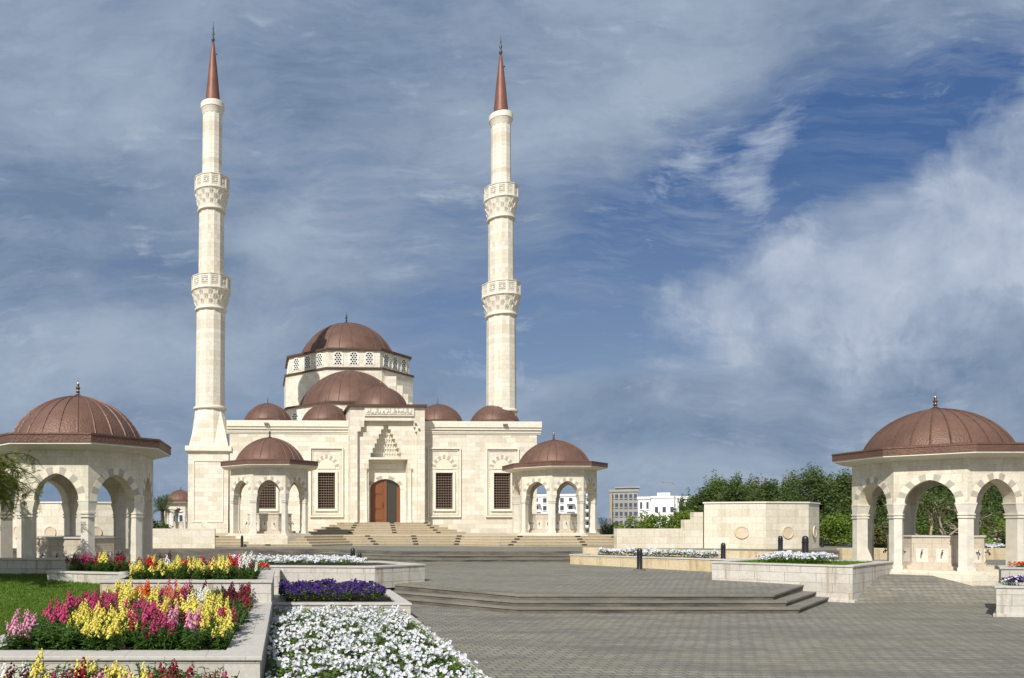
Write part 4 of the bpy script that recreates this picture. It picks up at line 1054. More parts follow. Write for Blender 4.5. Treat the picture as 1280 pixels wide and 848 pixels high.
ANCH = {'A': [(10, 788, 'orange'), (28, 782, 'pink'), (45, 795, 'pink'), (60, 800, 'orange'), (52, 783, 'red'), (60, 775, 'none'), (80, 790, 'none'), (75, 765, 'none'), (75, 756, 'magenta'), (88, 752, 'magenta'), (92, 757, 'yellow'), (108, 743, 'magenta'), (118, 745, 'magenta'),
               (112, 762, 'yellow'), (123, 765, 'yellow'), (116, 790, 'orange'), (124, 797, 'red'), (131, 752, 'magenta'), (142, 757, 'yellow'), (150, 762, 'yellow'), (141, 775, 'yellow'), (150, 778, 'snow'), (155, 790, 'crimson'), (168, 775, 'crimson'), (172, 780, 'crimson'), (182, 775, 'crimson'),
               (166, 752, 'magenta'), (172, 755, 'magenta'), (160, 740, 'yellow'), (180, 740, 'yellow'), (175, 738, 'orange'), (193, 753, 'magenta'), (194, 736, 'yellow'), (195, 730, 'magenta'), (205, 735, 'coral'), (190, 785, 'coral'), (203, 788, 'red'), (213, 772, 'magenta'), (216, 790, 'magenta'), (222, 780, 'magenta'),
               (222, 742, 'crimson'), (226, 735, 'magenta'), (230, 768, 'pink'), (229, 773, 'orange'), (241, 758, 'red'), (238, 747, 'yellow'), (243, 740, 'snow'), (253, 741, 'snow'), (228, 795, 'pink'), (237, 790, 'yellow'), (247, 785, 'yellow'), (253, 765, 'yellow'), (256, 755, 'yellow'), (265, 747, 'yellow'), (273, 756, 'snow'), (281, 755, 'red'),
               (284, 745, 'yellow'), (272, 770, 'yellow'), (280, 778, 'yellow'), (287, 785, 'yellow'), (268, 800, 'yellow'), (262, 790, 'none'), (290, 765, 'yellow'), (305, 757, 'yellow'), (300, 750, 'none'), (305, 735, 'crimson'), (315, 736, 'crimson'), (308, 749, 'coral'), (288, 738, 'maroon'), (240, 727, 'maroon'), (265, 730, 'none')],
        'B': [(98, 698, 'maroon'), (110, 697, 'magenta'), (117, 690, 'crimson'), (125, 693, 'yellow'), (130, 700, 'red'), (140, 697, 'none'), (152, 693, 'crimson'), (165, 700, 'yellow'), (168, 706, 'yellow'), (178, 695, 'red'), (190, 695, 'yellow'), (203, 692, 'maroon'), (206, 703, 'snow'), (220, 695, 'yellow'), (232, 693, 'red'), (236, 706, 'yellow'), (243, 703, 'yellow'), (253, 711, 'pink'),
              (258, 698, 'yellow'), (262, 692, 'magenta'), (264, 710, 'crimson'), (275, 702, 'yellow'), (285, 702, 'yellow'), (293, 708, 'yellow'), (296, 698, 'red'), (305, 703, 'snow'), (312, 708, 'crimson'), (188, 711, 'none'), (215, 712, 'none')],
        'D': [(10, 835, 'maroon'), (18, 838, 'crimson'), (25, 845, 'yellow'), (22, 830, 'snow'), (50, 820, 'yellow'), (64, 832, 'yellow'), (62, 845, 'magenta'), (90, 842, 'crimson'), (112, 843, 'yellow'), (140, 845, 'pink'), (155, 832, 'yellow'), (163, 828, 'maroon'), (176, 835, 'none'), (188, 842, 'coral'), (208, 842, 'crimson'), (240, 820, 'yellow'), (255, 825, 'yellow'), (250, 838, 'magenta'), (263, 830, 'magenta'), (258, 846, 'yellow'), (275, 840, 'none'), (290, 835, 'yellow')]}
def bed(key, rows, where, zsoil, scale, rng):
    for r_i, (y, x0, x1, step) in enumerate(rows):
        n = max(1, int(round((x1 - x0) / step))); xs = []
        for i in range(n):
            xs.append(x0 + (i + .5) * (x1 - x0) / n + rng.uniform(-.1, .1) * step * 2.2)
        for i, x in enumerate(sorted(xs)):
            yy = y + rng.uniform(-.13, .13); sck = scale * rng.uniform(.82, 1.18)
            px = PX + FPX * x / yy; py = PY + FPX * (EYE - zsoil - .42 * sck) / yy
            cname = min(ANCH[key], key=lambda q: (q[0] - px) ** 2 + ((q[1] - py) * 1.2) ** 2)[2]
            if cname in ('orange', 'red') and rng.random() < .45: cname = rng.choice(['yellow', 'magenta', 'yellow', 'none'])
            if rng.random() < .16: cname = rng.choice(['yellow', 'none', 'none', 'none', 'magenta', 'none', 'crimson', 'yellow'])
            p = link('snapdragon', rng.choice(FOL)); p.location = (x, yy, zsoil); p.rotation_euler.z = rng.uniform(0, 6.28); p.scale = (sck, sck, sck)
            tag(p, f"{CNAMES[cname]} snapdragon, {ORD[i]} from left in the {ORD[r_i]} row of the {where}", 'snapdragon', f'snapdragons of the {where}')
            if cname == 'none': 
                p.scale = (sck * 1.2, sck * 1.2, sck * 1.15); continue
            for q in range(rng.choice((3, 4, 4, 5, 6))):
                s = link('flower_spike', rng.choice(SPK[cname]), p); a = rng.uniform(0, 6.28); d = rng.uniform(.02, .17)
                s.location = (cos(a) * d, sin(a) * d, rng.uniform(.14, .27)); s.rotation_euler = (rng.uniform(-.22, .22), rng.uniform(-.22, .22), rng.uniform(0, 6.28))
                k = rng.uniform(.8, 1.15); s.scale = (k, k, k)
rb = random.Random(2024)
rowsA = []
y = 10.66
while y < 16.8:
    rowsA.append((y, -4.15 + .02 * (y - 10.9), -.80, .37)); y += .40
bed('A', rowsA, 'lower bed', .66, 1.14, rb)
bed('B', [(17.4, -3.85, -.72, .32), (18.0, -3.85, -.72, .34), (18.7, -3.85, -.72, .36), (19.45, -3.85, -.72, .38), (20.15, -3.9, -.75, .42)], 'upper bed', 1.13, 1.18, rb)
bed('B', [(20.05, -5.2, -4.4, .30), (20.4, -6.0, -4.4, .30), (20.85, -6.1, -4.4, .30)], 'lawn planter', 1.15, 1.15, rb)
bed('D', [(8.75, -3.4, -.6, .34), (9.15, -3.5, -.7, .36), (9.55, -3.7, -.75, .40)], 'front strip', .16, 1.32, rb)

# ------------------------------------------------------------------ bollards
def bollard(px, y_, z, h, label, base=False):
    x = X(px, y_)
    mb = MB(); r = .085 * h / .75
    mb.lathe([(r * 1.05, 0), (r * 1.05, .06), (r, .07), (r, h * .72), (r * 1.12, h * .73), (r * 1.12, h * .76), (r, h * .77), (r, h * .88), (r * .85, h * .95), (r * .5, h * .99), (.0005, h)], 16)
    o = mb.build('bollard', 'black', None, (x, y_, z), smooth=40); tag(o, label, 'bollard', 'black bollards around the terraces')
    if base:
        b_ = MB(); b_.prism(octo(.22, n=8), -.06, .05); b_.build('base_block', 'dark_step', o, bevel=.01)
def bz(y_): return mid_z(0, y_)
Zb = 1.80 * 920 / 56
bollard(799.5, 29.6, bz(29.6), .90, 'black bollard on a square base before the long yellow planter', True)
bollard(807, 41.5, 1.19, .64, 'black bollard at the foot of the steps beside low wall')
bollard(904, 29.3, 1.0, .75, 'short black bollard behind the white-flower strip, left of diamond planter')
bollard(975.5, 31.5, 1.19, .80, 'black bollard in front of the wall between its medallions')
bollard(1006.5, 28.8, 1.05, .98, 'tall black bollard before the right end of medallion wall')
bollard(1028, 41, 1.19, .60, 'small black bollard near the round bush')
bollard(302.5, 41.5, 1.19, .66, 'black bollard at the steps below the kiosk near the minaret')
bollard(198.5, 42.3, 1.19, .70, 'black bollard against the low wall left of the minaret')
bollard(118.8, 33.5, .82, .85, 'black bollard seen through the arch of the kiosk beyond the lawn')
bollard(441, 30.5, .65, .85, 'black bollard standing behind the white petunias, left of plaza')
bollard(449.5, 29.2, .62, .75, 'shorter black bollard behind the white petunias, beside a taller one')

# ------------------------------------------------------------------ vegetation
def leaf_clumps(mb, rr, centers, per, size, flat=.6, aspect=.5):
    for c, r in centers:
        for _ in range(per):
            while True:
                d = Vector((rr.uniform(-1, 1), rr.uniform(-1, 1), rr.uniform(-1, 1)))
                if d.length <= 1: break
            p = Vector(c) + Vector((d.x * r, d.y * r, d.z * r * flat)); s = size * rr.uniform(.6, 1.3)
            a = rr.uniform(0, 2 * pi); e = rr.uniform(-.9, .9); u = Vector((cos(a) * cos(e), sin(a) * cos(e), sin(e))); w = u.orthogonal().normalized(); w.rotate(Matrix.Rotation(rr.uniform(0, 3.1), 3, u))
            mb.add([p - u * s * .5, p + w * s * aspect * .5, p + u * s * .5, p - w * s * aspect * .5], [(0, 1, 2, 3)])
def tree(label, x, y, z, h, w, seed, leaf, group='dark trees behind the medallion wall', bark='bark', n_cl=46, per=70, lsize=.26, trunk_h=.25, name='broadleaf_tree', top_taper=.55, asp=.28, cat='tree', tips=0):
    rr = random.Random(seed)
    root = thing(name, label, cat, (x, y, z), 0, group)
    tk = MB(); th_ = h * trunk_h
    tk.tube([(0, 0, -.2), (rr.uniform(-.1, .1), 0, th_ * .5), (rr.uniform(-.15, .15), rr.uniform(-.1, .1), th_), (0, 0, h * .7)], [h * .035, h * .028, h * .022, h * .006], 8)
    cs = []
    for i in range(n_cl):
        t = rr.random(); zz = th_ * .75 + (h - th_ * .8) * t
        prof = math.sin(min(1, (t * .85 + .15)) * pi) ** .6 * (1 - top_taper * t)
        a = rr.uniform(0, 2 * pi); rad_ = w * .5 * prof * math.sqrt(rr.uniform(.25, 1.1))
        c = (cos(a) * rad_, sin(a) * rad_, zz); cs.append((c, w * rr.uniform(.08, .17)))
        if i % 4 == 0: tk.tube([(0, 0, zz * .6), (c[0] * .5, c[1] * .5, zz * .78), c], [h * .012, h * .008, h * .003], 5)
    tk.build('trunk', bark, root, smooth=60)
    tp = []
    for i in range(tips):       # upright leading shoots that make the ragged skyline
        a = rr.uniform(0, 2 * pi); t = rr.uniform(.0, .42); tp.append(((cos(a) * w * t, sin(a) * w * t, h * (1.02 - .55 * t) + rr.uniform(-.2, .3)), w * rr.uniform(.035, .06)))
    cr = MB(); leaf_clumps(cr, rr, tp, 55, lsize * .85, 4.0, asp); leaf_clumps(cr, rr, cs, per, lsize, 1.25, asp); cr.build('crown', leaf, root, recalc=False)
    return root
TG = 'dark trees behind the medallion wall'
specs = [(869, 56, 4.9, 3.0, 'leaf_mid'), (882, 55, 5.4, 3.6, 'leaf_dark'), (897, 57, 6.4, 4.6, 'leaf_mid'), (921, 55, 6.6, 4.4, 'leaf_dark'), (944, 58, 6.4, 4.4, 'leaf_olive'), (965, 55, 6.3, 4.2, 'leaf_dark'), (988, 57, 6.9, 4.6, 'leaf_mid'), (1012, 55, 7.1, 4.6, 'leaf_dark'), (1036, 57, 7.0, 4.6, 'leaf_mid'), (1060, 55, 6.8, 4.6, 'leaf_dark'), (1090, 54, 6.8, 5, 'leaf_dark'), (1125, 54, 6.6, 5, 'leaf_mid'), (1160, 55, 6.6, 5, 'leaf_dark'), (1195, 54, 6.7, 5, 'leaf_mid'), (1232, 54, 6.8, 5, 'leaf_dark'), (1268, 54, 6.8, 5, 'leaf_mid'), (1305, 54, 6.8, 5, 'leaf_dark')]
for i, (px, y, h, w, lf) in enumerate(specs):
    nm = {'leaf_dark': 'dark green', 'leaf_mid': 'mid green', 'leaf_olive': 'olive brown'}[lf]
    if i < 10: lab = f'{nm} tree behind the medallion wall, {ORD[i]} from the left in its row'
    else: lab = f'{nm} tree behind the right kiosk, {ORD[i-10]} from the left in its row'
    tree(lab, X(px, y), y, 1.0, h * .68 + .5 * ((i * 37) % 5 - 2) * .22, w * 1.12, 100 + i, lf, TG, n_cl=85, per=120, lsize=.24, trunk_h=.06, tips=16, name='windbreak_tree')
def bush(label, px, y, z, h, w, seed, leaf, name='round_bush', per=170, n=34, ls=.15, group=None):
    rr = random.Random(seed); x = X(px, y); cs = []
    for i in range(n):
        a = rr.uniform(0, 2 * pi); t = rr.random(); e = math.asin(t); r = rr.uniform(.55, .85)
        cs.append(((cos(a) * cos(e) * w * .5 * r, sin(a) * cos(e) * w * .5 * r, h * .14 + sin(e) * h * .76 * r), w * rr.uniform(.12, .2)))
    root = thing(name, label, 'bush', (x, y, z), 0, group)
    st = MB()
    for c, r in cs[::3]: st.tube([(0, 0, -.1), (c[0] * .5, c[1] * .5, c[2] * .5), c], [.05, .03, .012], 5)
    st.build('stem', 'bark', root)
    mb = MB(); leaf_clumps(mb, rr, cs, per, ls, .8, .5); mb.build('foliage', leaf, root, recalc=False)
bush('rounded bright green bush beside the right kiosk, left of its pillars', 1048, 43, 1.19, 2.3, 3.0, 5, 'leaf_lime')
bush('bright green bush seen through the right kiosk, beyond its right arch', 1252, 40, .9, 2.4, 2.6, 6, 'leaf_lime')
bush('pale grassy shrub seen between the left pillars of the right kiosk', 1095, 41, .9, 1.7, 1.8, 7, 'leaf_olive', 'shrub')
HG = 'oleander bushes behind the stepped low wall'
for i, (px, h) in enumerate(((790, 1.5), (807, 1.75), (824, 1.9), (842, 1.8), (858, 1.95), (872, 2.1))):
    bush(f'leafy green oleander behind the low wall, {ORD[i]} of six from the left', px, 42.6 + .4 * (i % 2), 1.1, h + .75, 2.1, 20 + i, 'leaf_lime', 'oleander_bush', 80, 24, .15, HG)
def palm(label, px, y, z, h, fr_len, seed, nfr=26, trunk=.16, leaf='leaf_palm'):
    rr = random.Random(seed); root = thing('palm_tree', label, 'palm', (X(px, y), y, z))
    tk = MB(); tk.tube([(0, 0, -.1), (.05, 0, h * .5), (0, 0, h)], [trunk * 1.2, trunk, trunk * .9], 8); tk.build('trunk', 'bark', root)
    fr = MB()
    for i in range(nfr):
        a = i * 2.4 + rr.uniform(-.2, .2); e = rr.uniform(.05, 1.35); l = fr_len * rr.uniform(.8, 1.1); pts = []
        for k in range(9):
            t = k / 8; rr_ = l * t * cos(e) + .0; zz = h + l * (sin(e) * t - .55 * t * t * (1.2 - e * .6)); pts.append(Vector((cos(a) * rr_, sin(a) * rr_, zz)))
        fr.tube(pts, [.025 * (1 - .8 * k / 8) for k in range(9)], 3)
        for k in range(1, 9):
            for q in range(3):
                p = pts[k - 1].lerp(pts[k], q / 3 + .1); d = (pts[k] - pts[k - 1]).normalized(); sd = d.cross(Vector((0, 0, 1))).normalized()
                for s in (-1, 1):
                    ll = fr_len * .26 * (1 - abs(k / 8 - .45)); v = (sd * s + d * .7 - Vector((0, 0, .25))).normalized() * ll; u = d * .03
                    fr.add([p - u, p + v * .5 + u * .6, p + v, p + v * .5 - u * .6], [(0, 1, 2, 3)])
    fr.build('crown', leaf, root, recalc=False)
palm('date palm rising behind the wall between left kiosk and minaret', 203, 62, 1.0, 2.6, 2.0, 3)
palm('low dark palm clump beside the kiosk right of the portal', 760, 50, 1.0, .5, 1.9, 4, 34)
palm('second low palm clump behind the low wall, near oleanders', 775, 53, 1.0, .4, 1.6, 5, 30)
palm('palm crown above the oleanders at their right end', 868, 47, 1.0, 1.3, 1.5, 8, 30)
bush('dark hedge bush behind the wall left of the minaret', 196, 60, 1.0, 2.3, 3.0, 40, 'leaf_dark', 'hedge_bush', 100, 26, .2)
bush('dark hedge bush seen past the right pillar of the lawn kiosk', 160, 58, 1.0, 2.6, 3.0, 41, 'leaf_dark', 'hedge_bush', 100, 26, .2)
# bare branching tree behind the right kiosk
def bare_tree():
    rr = random.Random(12); x, y = X(1176, 37.5), 37.5
    root = thing('frangipani_tree', 'bare branching pale-barked tree seen through the right kiosk', 'tree', (x, y, .9))
    mb = MB(); tips = []
    def br(p, d, l, r, n):
        q = p + d * l; m_ = p.lerp(q, .5) + Vector((rr.uniform(-.05, .05), rr.uniform(-.05, .05), .03))
        mb.tube([p, m_, q], [r, r * .85, r * .72], 6)
        if n == 0: tips.append(q); return
        for _ in range(2 if rr.random() < .55 else 3):
            dd = (d + Vector((rr.gauss(0, .65), rr.gauss(0, .5), rr.gauss(.12, .35)))).normalized(); br(q, dd, l * rr.uniform(.66, .85), r * .66, n - 1)
    for dx in (-.6, .15, .75): br(Vector((dx * .2, 0, -.1)), Vector((dx, rr.uniform(-.2, .2), 1.1)).normalized(), .95, .10, 5)
    mb.build('trunk', 'bark_pale', root, smooth=60)
    cr = MB(); leaf_clumps(cr, rr, [(t, .25) for t in tips], 9, .16, .8, .4); cr.build('crown', 'leaf_dark', root, recalc=False)
bare_tree()
# feathery tree at the left edge of the lawn
def feather_tree():
    rr = random.Random(44); root = thing('feathery_tree', 'feathery yellow-green tree reaching in from the left over the lawn', 'tree', (-8.9, 19.3, 1.75))
    mb = MB(); cr = MB()
    mb.tube([(0, 0, -1.3), (.1, .05, .7), (.0, 0, 2.0)], [.14, .11, .09], 8)
    for i in range(95):
        a = rr.uniform(0, 2 * pi); l = rr.uniform(1.0, 2.6); e = rr.uniform(.05, .75)
        p0 = Vector((0, 0, rr.uniform(1.6, 2.0))); pts = []
        for k in range(8):
            t = k / 7; pts.append(p0 + Vector((cos(a + .2 * t) * l * t, sin(a + .2 * t) * l * t, l * (sin(e) * 1.15 * t - .45 * t * t * t) )))
        mb.tube(pts, [.035 * (1 - .85 * k / 7) for k in range(8)], 4)
        for k in range(2, 8):
            for q in range(9):
                b_ = pts[k - 1].lerp(pts[k], rr.random()); dd = Vector((rr.gauss(0, 1), rr.gauss(0, 1), rr.gauss(-.15, .7))).normalized(); tl = rr.uniform(.18, .42); tip = b_ + dd * tl - Vector((0, 0, tl * .35))
                cr.tube([b_, (b_ + tip) / 2 + Vector((0, 0, .03)), tip], .0035, 3)
                for s_ in range(15):
                    t = .15 + .85 * s_ / 14; pp = b_.lerp(tip, t) + Vector((0, 0, .03 * 4 * t * (1 - t))); sd = dd.cross(Vector((0, 0, 1))).normalized()
                    for sg in (-1, 1):
                        v = (sd * sg + dd * .45 + Vector((0, 0, rr.uniform(-.4, .2)))).normalized() * rr.uniform(.05, .09); u = dd * .011
                        cr.add([pp - u, pp + v * .5 + u, pp + v, pp + v * .5 - u], [(0, 1, 2, 3)])
    mb.build('trunk', 'bark', root, smooth=60); cr.build('crown', 'leaf_feather', root, recalc=False)
feather_tree()

# ------------------------------------------------------------------ right-hand background: road, kerbs, white flowers
mb = MB(); mb.add([(26, 45, 1.196), (75, 45, 1.196), (75, 50, 1.196), (26, 50, 1.196)], [(0, 1, 2, 3)]); tag(mb.build('road', 'asphalt'), kind='structure')
mb = MB(); mb.box(29.0, 60, 44.2, 44.5, 1.0, 1.62); o = mb.build('kerb_wall', 'kerb', None, bevel=.02); tag(o, 'pale low kerb wall beyond the right kiosk', 'wall')
mb = MB(); mb.box(27.2, 60, 36.0, 36.4, .7, 1.30); o = mb.build('garden_wall', 'planter_y', None, bevel=.02); tag(o, 'low stone garden wall just behind the right kiosk', 'wall')
petunias('petunia_bed', 'far strip of white petunias seen through the right kiosk', in_poly([(34, 36.6), (41, 36.6), (41, 37.6), (34, 37.6)], 1.2), 700, 700, ('white',), .12, .3, seed=9)

# ------------------------------------------------------------------ city beyond
def building(name, label, x0, x1, y, d, h, mat, rows, cols, wfrac=(.5, .55), balcony=False, arched=False, roof=None, z0=0):
    ang = math.atan2((x0 + x1) / 2, y); w = (x1 - x0) * cos(ang); hw = w / 2
    root = thing(name, label, 'building', ((x0 + x1) / 2, y, 0), -ang)
    b_ = MB(); b_.box(-hw, hw, 0, d, z0 - .5, h); wo = b_.build('wall', mat, root)
    pr = MB(); pr.box(-hw - .15, hw + .15, -.2, d, h, h + .5); pr.build('parapet', mat, root)
    fh = h / rows; cw = w / cols
    for r_ in range(rows):
        for c in range(cols):
            xc = -hw + cw * (c + .5); zc = fh * (r_ + .5); ww, wh = cw * wfrac[0] / 2, fh * wfrac[1] / 2
            m_ = MB(); m_.box(xc - ww, xc + ww, -.06, .1, zc - wh, zc + wh, 0)
            if arched: m_.lathe([(ww, -.059), (ww, .1)], 12) if False else None
            win = m_.build('window', 'wglass', root)
            if balcony and c % 2 == 0:
                q = MB(); q.box(xc - cw * .48, xc + cw * .48, -1.4, -.061, zc - fh * .5 + .05, zc - fh * .5 + .25); q.box(xc - cw * .48, xc + cw * .48, -1.4, -1.3, zc - fh * .5 + .25, zc - fh * .18); q.build('balcony', mat, root)
            else:
                q = MB(); q.box(xc - ww * 1.12, xc + ww * 1.12, -.2, -.061, zc - wh - .18, zc - wh); q.build('sill', mat, win)
    return root
Zc = 150
bx = lambda p: X(p, Zc)
b1 = building('apartment_block', 'white apartment block with balconies behind the right-hand facade kiosk', bx(640), bx(765), 160, 12, H(621, 160), 'bwhite', 5, 11, (.42, .6), True)
b2 = building('concrete_building', 'grey unfinished concrete building of five storeys', bx(762), bx(797), 150, 10, H(615, 150), 'bgrey', 5, 6, (.62, .45), False)
mb = MB(); mb.box(-1.0, 2.4, 2, 8, H(615, 150) + .5, H(610, 150)); mb.box(-1.6, 3.0, 1.5, 8.5, H(610, 150), H(610, 150) + .3); mb.build('stair_tower', 'bgrey', b2)
mb = MB(); mb.box(-2.6, -2.1, -.9, -.02, 2, H(616, 150)); 
mb.build('scaffold_bay', 'bark_pale', b2)
b3 = building('ornate_house', 'bright white ornate house with stepped roofline left of the trees', X(797, 140), X(862, 140), 140, 10, H(624, 140), 'bwhite', 3, 8, (.36, .55), False)
mb = MB(); mb.box(-2.1, 2.3, -.9, 8, -.5, H(620.5, 140)); mb.box(-1.1, 1.1, .5, 6, H(620.5, 140), H(616, 140)); mb.box(-2.3, 2.5, -1.05, 8.1, H(620.5, 140) - .35, H(620.5, 140) - .05); mb.build('central_bay', 'bwhite', b3)
for k in range(3):
    for c in (-1.2, .1, 1.4):
        m_ = MB(); m_.box(c - .28, c + .28, -.97, -.8, 1.2 + k * 1.75, 2.2 + k * 1.75); m_.lathe([(.28, 0), (.28, .05)], 12) if False else None; m_.build('window', 'wglass', b3)
mb = MB(); mb.box(-4.3, -1.9, -1.6, -.02, 2.9, 3.15); mb.box(-4.3, -1.9, -1.6, -1.5, 3.15, 3.8); mb.build('balcony', 'bpink', b3)
b4 = building('white_house', 'white house behind the palm, left of minaret', X(203, 130), X(240, 130), 130, 10, H(640, 130), 'bwhite', 2, 4, (.4, .5))
b5 = building('white_house', 'long pale house roof seen through the lawn kiosk arches', X(30, 120), X(170, 120), 120, 10, H(632, 120), 'bwhite', 2, 12, (.4, .5))
mb = MB(); mb.lathe([(1.0, 0), (1.0, .9), (.7, 1.4), (.0005, 1.7)], 16, (1.4, 1)); o = mb.build('water_tank', 'bwhite', b5, (0, 0, H(632, 120) + .5), smooth=50)
# street lamp and aerial
lp = MB(); lp.tube([(0, 0, 0), (0, 0, 7.4)], [.09, .06], 8); lo = lp.build('street_lamp', 'pole', None, (X(843.5, 92), 92, 0)); tag(lo, 'slim grey street lamp standing before the white ornate house', 'street lamp')
lp = MB(); lp.tube([(0, 0, 7.4), (-.3, 0, 7.65), (-1.0, 0, 7.7)], .05, 6); lp.box(-1.5, -.8, -.15, .15, 7.62, 7.78); lp.build('lamp_head', 'pole', lo)
ae = MB(); ae.tube([(0, 0, 0), (0, 0, 8.6)], .03, 6)
for k in range(4): ae.tube([(-.6 + .08 * k, 0, 8.4 - .3 * k), (.6 - .08 * k, 0, 8.4 - .3 * k)], .014, 5)
ao = ae.build('roof_aerial', 'pole', None, (X(200, 110), 110, 0)); tag(ao, 'thin metal aerial mast rising left of the minaret', 'aerial')

# ------------------------------------------------------------------ sky, sun, camera
SUN_EL, SUN_AZ = rad(42), rad(32)          # sun behind the camera, to the left
sd = Vector((-sin(SUN_AZ) * cos(SUN_EL), -cos(SUN_AZ) * cos(SUN_EL), sin(SUN_EL)))
def world():
    w = bpy.data.worlds.new('World'); sc.world = w; w.use_nodes = True; nt = w.node_tree
    bg = nt.nodes['Background']; bg.inputs[1].default_value = .12
    sky = N(nt, 'ShaderNodeTexSky'); sky.sky_type = 'NISHITA'; sky.sun_disc = False
    sky.sun_elevation = SUN_EL; sky.sun_rotation = pi + SUN_AZ; sky.altitude = 10; sky.air_density = 1.0; sky.dust_density = .6; sky.ozone_density = 2.5
    tc = N(nt, 'ShaderNodeTexCoord'); sep = N(nt, 'ShaderNodeSeparateXYZ'); L(nt, tc.outputs['Generated'], sep.inputs[0])
    def mth(op, a, b_=None, c=None):
        n = nt.nodes.new('ShaderNodeMath'); n.operation = op
        for s, v in zip(n.inputs, (a, b_, c)):
            if v is None: continue
            if isinstance(v, bpy.types.NodeSocket): L(nt, v, s)
            else: s.default_value = v
        return n.outputs[0]
    yy = mth('MAXIMUM', sep.outputs[1], .12)
    u = mth('DIVIDE', sep.outputs[0], yy); v = mth('DIVIDE', sep.outputs[2], yy)     # tangent-plane sky coordinates around the +Y direction
    cb = N(nt, 'ShaderNodeCombineXYZ'); L(nt, u, cb.inputs[0]); L(nt, v, cb.inputs[1])
    P = cb.outputs[0]
    # domain warp
    wn = N(nt, 'ShaderNodeTexNoise'); wn.inputs['Scale'].default_value = 3.2; wn.inputs['Detail'].default_value = 5; L(nt, P, wn.inputs['Vector'])
    wv = nt.nodes.new('ShaderNodeVectorMath'); wv.operation = 'MULTIPLY_ADD'; L(nt, wn.outputs[1], wv.inputs[0]); wv.inputs[1].default_value = (.20, .12, 0)
    sh = nt.nodes.new('ShaderNodeVectorMath'); sh.operation = 'ADD'; sh.inputs[1].default_value = (-.10, -.06, 0); L(nt, P, wv.inputs[2]); L(nt, wv.outputs[0], sh.inputs[0])
    W = sh.outputs[0]
    puff = noise(nt, W, 7.0, 9, .62)
    big = noise(nt, P, 2.0, 5, .5)
    sw = N(nt, 'ShaderNodeSeparateXYZ'); L(nt, W, sw.inputs[0]); WU, WV = sw.outputs[0], sw.outputs[1]
    def g(px, py, sx, sy, deg, amp, wu=None, wv_=None):
        a = mth('SUBTRACT', WU, (px - PX) / FPX); b_ = mth('SUBTRACT', WV, (PY - py) / FPX); c_, s_ = cos(rad(deg)), sin(rad(deg))
        q = mth('ADD', mth('MULTIPLY', a, c_), mth('MULTIPLY', b_, s_)); r_ = mth('SUBTRACT', mth('MULTIPLY', b_, c_), mth('MULTIPLY', a, s_))
        q = mth('POWER', mth('MULTIPLY', q, FPX / sx), 2); r_ = mth('POWER', mth('MULTIPLY', r_, FPX / sy), 2)
        q = mth('POWER', 2.718, mth('MULTIPLY', mth('ADD', q, r_), -1)); return mth('MULTIPLY', q, amp)
    def total(*l):
        o = l[0]
        for x in l[1:]: o = mth('ADD', o, x)
        return o
    streak = noise(nt, mapping(nt, W, (1.0, 3.4, 1), (0, 0, rad(-20)), (.3, .1, 0)), 2.6, 10, .64)
    fine = noise(nt, mapping(nt, W, (1.6, 6.5, 1), (0, 0, rad(-24)), (3, 1, 0)), 6.0, 10, .66)
    tone = noise(nt, mapping(nt, W, (1.0, 2.0, 1), (0, 0, rad(-15)), (7, 2, 0)), 2.5, 10, .66)
    # thin veil of high cloud over most of the sky, broken along a diagonal blue band
    veil = total(mth('MULTIPLY', streak, 1.9), mth('MULTIPLY', fine, .75), -.72,
                 g(850, 330, 240, 95, 40, -1.0), g(1050, 185, 300, 65, 20, -1.0), g(760, 120, 110, 28, 25, -.35), g(560, 410, 130, 60, 12, -.55), g(175, 345, 90, 45, -12, -.55), g(700, 440, 130, 50, 0, -.45), g(330, 470, 130, 50, 0, -.12), g(870, 560, 190, 35, -6, -.30), g(300, 130, 90, 120, 20, -.22),
                 g(1150, 470, 420, 140, 10, .55), g(500, 40, 420, 80, 8, .40), g(100, 180, 220, 200, 0, .42), g(430, 290, 170, 70, 15, .30), g(820, 95, 260, 42, 22, .42), g(1150, 60, 150, 60, 10, .25), g(100, 480, 260, 90, 8, .30), g(640, 520, 380, 40, 6, .28), g(500, 590, 900, 45, 0, .25))
    d1 = ramp(nt, veil, -.02, .78)
    # the brighter, harder edged cloud at the right and the little fan-shaped wisp above it
    body = total(g(1130, 325, 250, 100, 22, .95), g(910, 360, 85, 45, 22, .72), g(1260, 240, 150, 120, 20, .5), g(1180, 430, 300, 80, 0, .25), mth('MULTIPLY', puff, 1.7), mth('MULTIPLY', fine, .5), -1.24, g(1010, 235, 130, 42, 28, -.35))
    d2 = mth('MULTIPLY', ramp(nt, body, .05, .74), .88)
    wis = total(g(892, 180, 46, 26, 42, .55), g(985, 180, 62, 34, 62, .50), g(948, 226, 70, 26, -38, .55), mth('MULTIPLY', fine, 2.0), mth('MULTIPLY', puff, 1.6), -2.0)
    d3 = mth('MULTIPLY', ramp(nt, wis, -.02, .72), .85)
    ahead = ramp(nt, sep.outputs[1], -.15, .35)
    deep = mixc(nt, ramp(nt, v, .08, .50), (1.5, 1.98, 2.75), (.30, .74, 1.95))
    blue = mixc(nt, mth('MULTIPLY', ahead, .85), sky.outputs[0], deep)
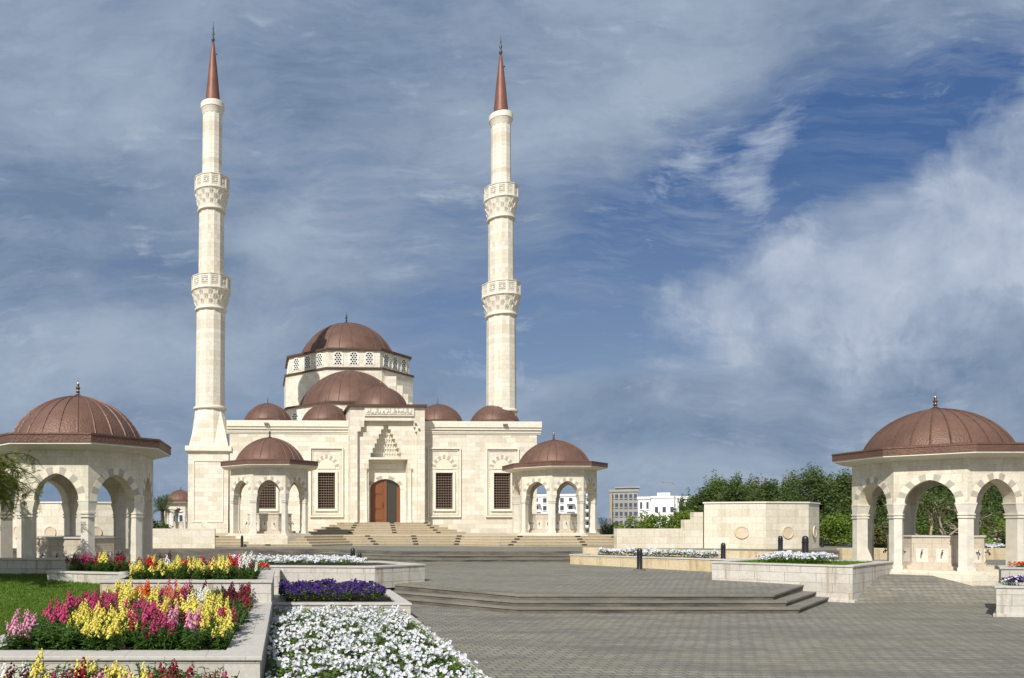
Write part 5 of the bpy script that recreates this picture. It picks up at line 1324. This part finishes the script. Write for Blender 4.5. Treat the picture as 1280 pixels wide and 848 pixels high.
    veilc = mixc(nt, ramp(nt, total(tone, g(560, 330, 120, 26, 12, .16), g(740, 460, 190, 24, 20, .18), g(110, 470, 200, 60, 5, .14), g(370, 270, 110, 60, 30, .12), g(60, 320, 110, 110, 0, -.14), g(230, 360, 90, 50, 0, -.16), g(820, 100, 240, 34, 22, .12), g(900, 545, 250, 24, 0, -.08), g(700, 590, 900, 50, 0, .10), g(120, 60, 200, 60, 20, .06)), .36, .70), (1.13, 1.62, 2.46), (2.55, 3.08, 3.82))
    c = mixc(nt, mth('MULTIPLY', d1, .94), blue, mixc(nt, ahead, (3.3, 3.45, 3.7), veilc))  # cloud out of view behind the camera is set brighter as added fill light
    puffc = mixc(nt, ramp(nt, puff, .35, .65), (2.05, 2.55, 3.5), (3.6, 4.05, 4.8))
    cirrus = noise(nt, mapping(nt, W, (1.3, 7.5, 1), (0, 0, rad(-26)), (5, 4, 0)), 3.2, 11, .70)
    c = mixc(nt, mth('MULTIPLY', ramp(nt, cirrus, .47, .74, 0, .6), ramp(nt, big, .38, .60, .25, 1)), c, (2.4, 2.85, 3.7))
    c = mixc(nt, d2, c, puffc); c = mixc(nt, d3, c, (3.0, 3.5, 4.3))
    L(nt, c, bg.inputs[0])
world()
sun = bpy.data.lights.new('sun', 'SUN'); sun.energy = 4.6; sun.angle = rad(.5); sun.color = (1, .965, .90)
so = bpy.data.objects.new('sun', sun); col.objects.link(so); so.rotation_euler = (-sd).to_track_quat('-Z', 'Y').to_euler()
cam = bpy.data.cameras.new('camera'); co = bpy.data.objects.new('camera', cam); col.objects.link(co); sc.camera = co
co.location = (0, 0, EYE); co.rotation_euler = (pi / 2, 0, 0); cam.sensor_width = 36; cam.lens = FPX / 1280 * 36
cam.shift_x = (640 - PX) / 1280; cam.shift_y = (PY - 424) / 1280; cam.clip_end = 5000; cam.clip_start = .1
sc.view_settings.view_transform = 'Standard'; sc.view_settings.look = 'None'; sc.view_settings.gamma = 1; sc.view_settings.exposure = .28
sc.view_settings.use_curve_mapping = False
sc.cycles.max_bounces = 6; sc.cycles.use_denoising = True
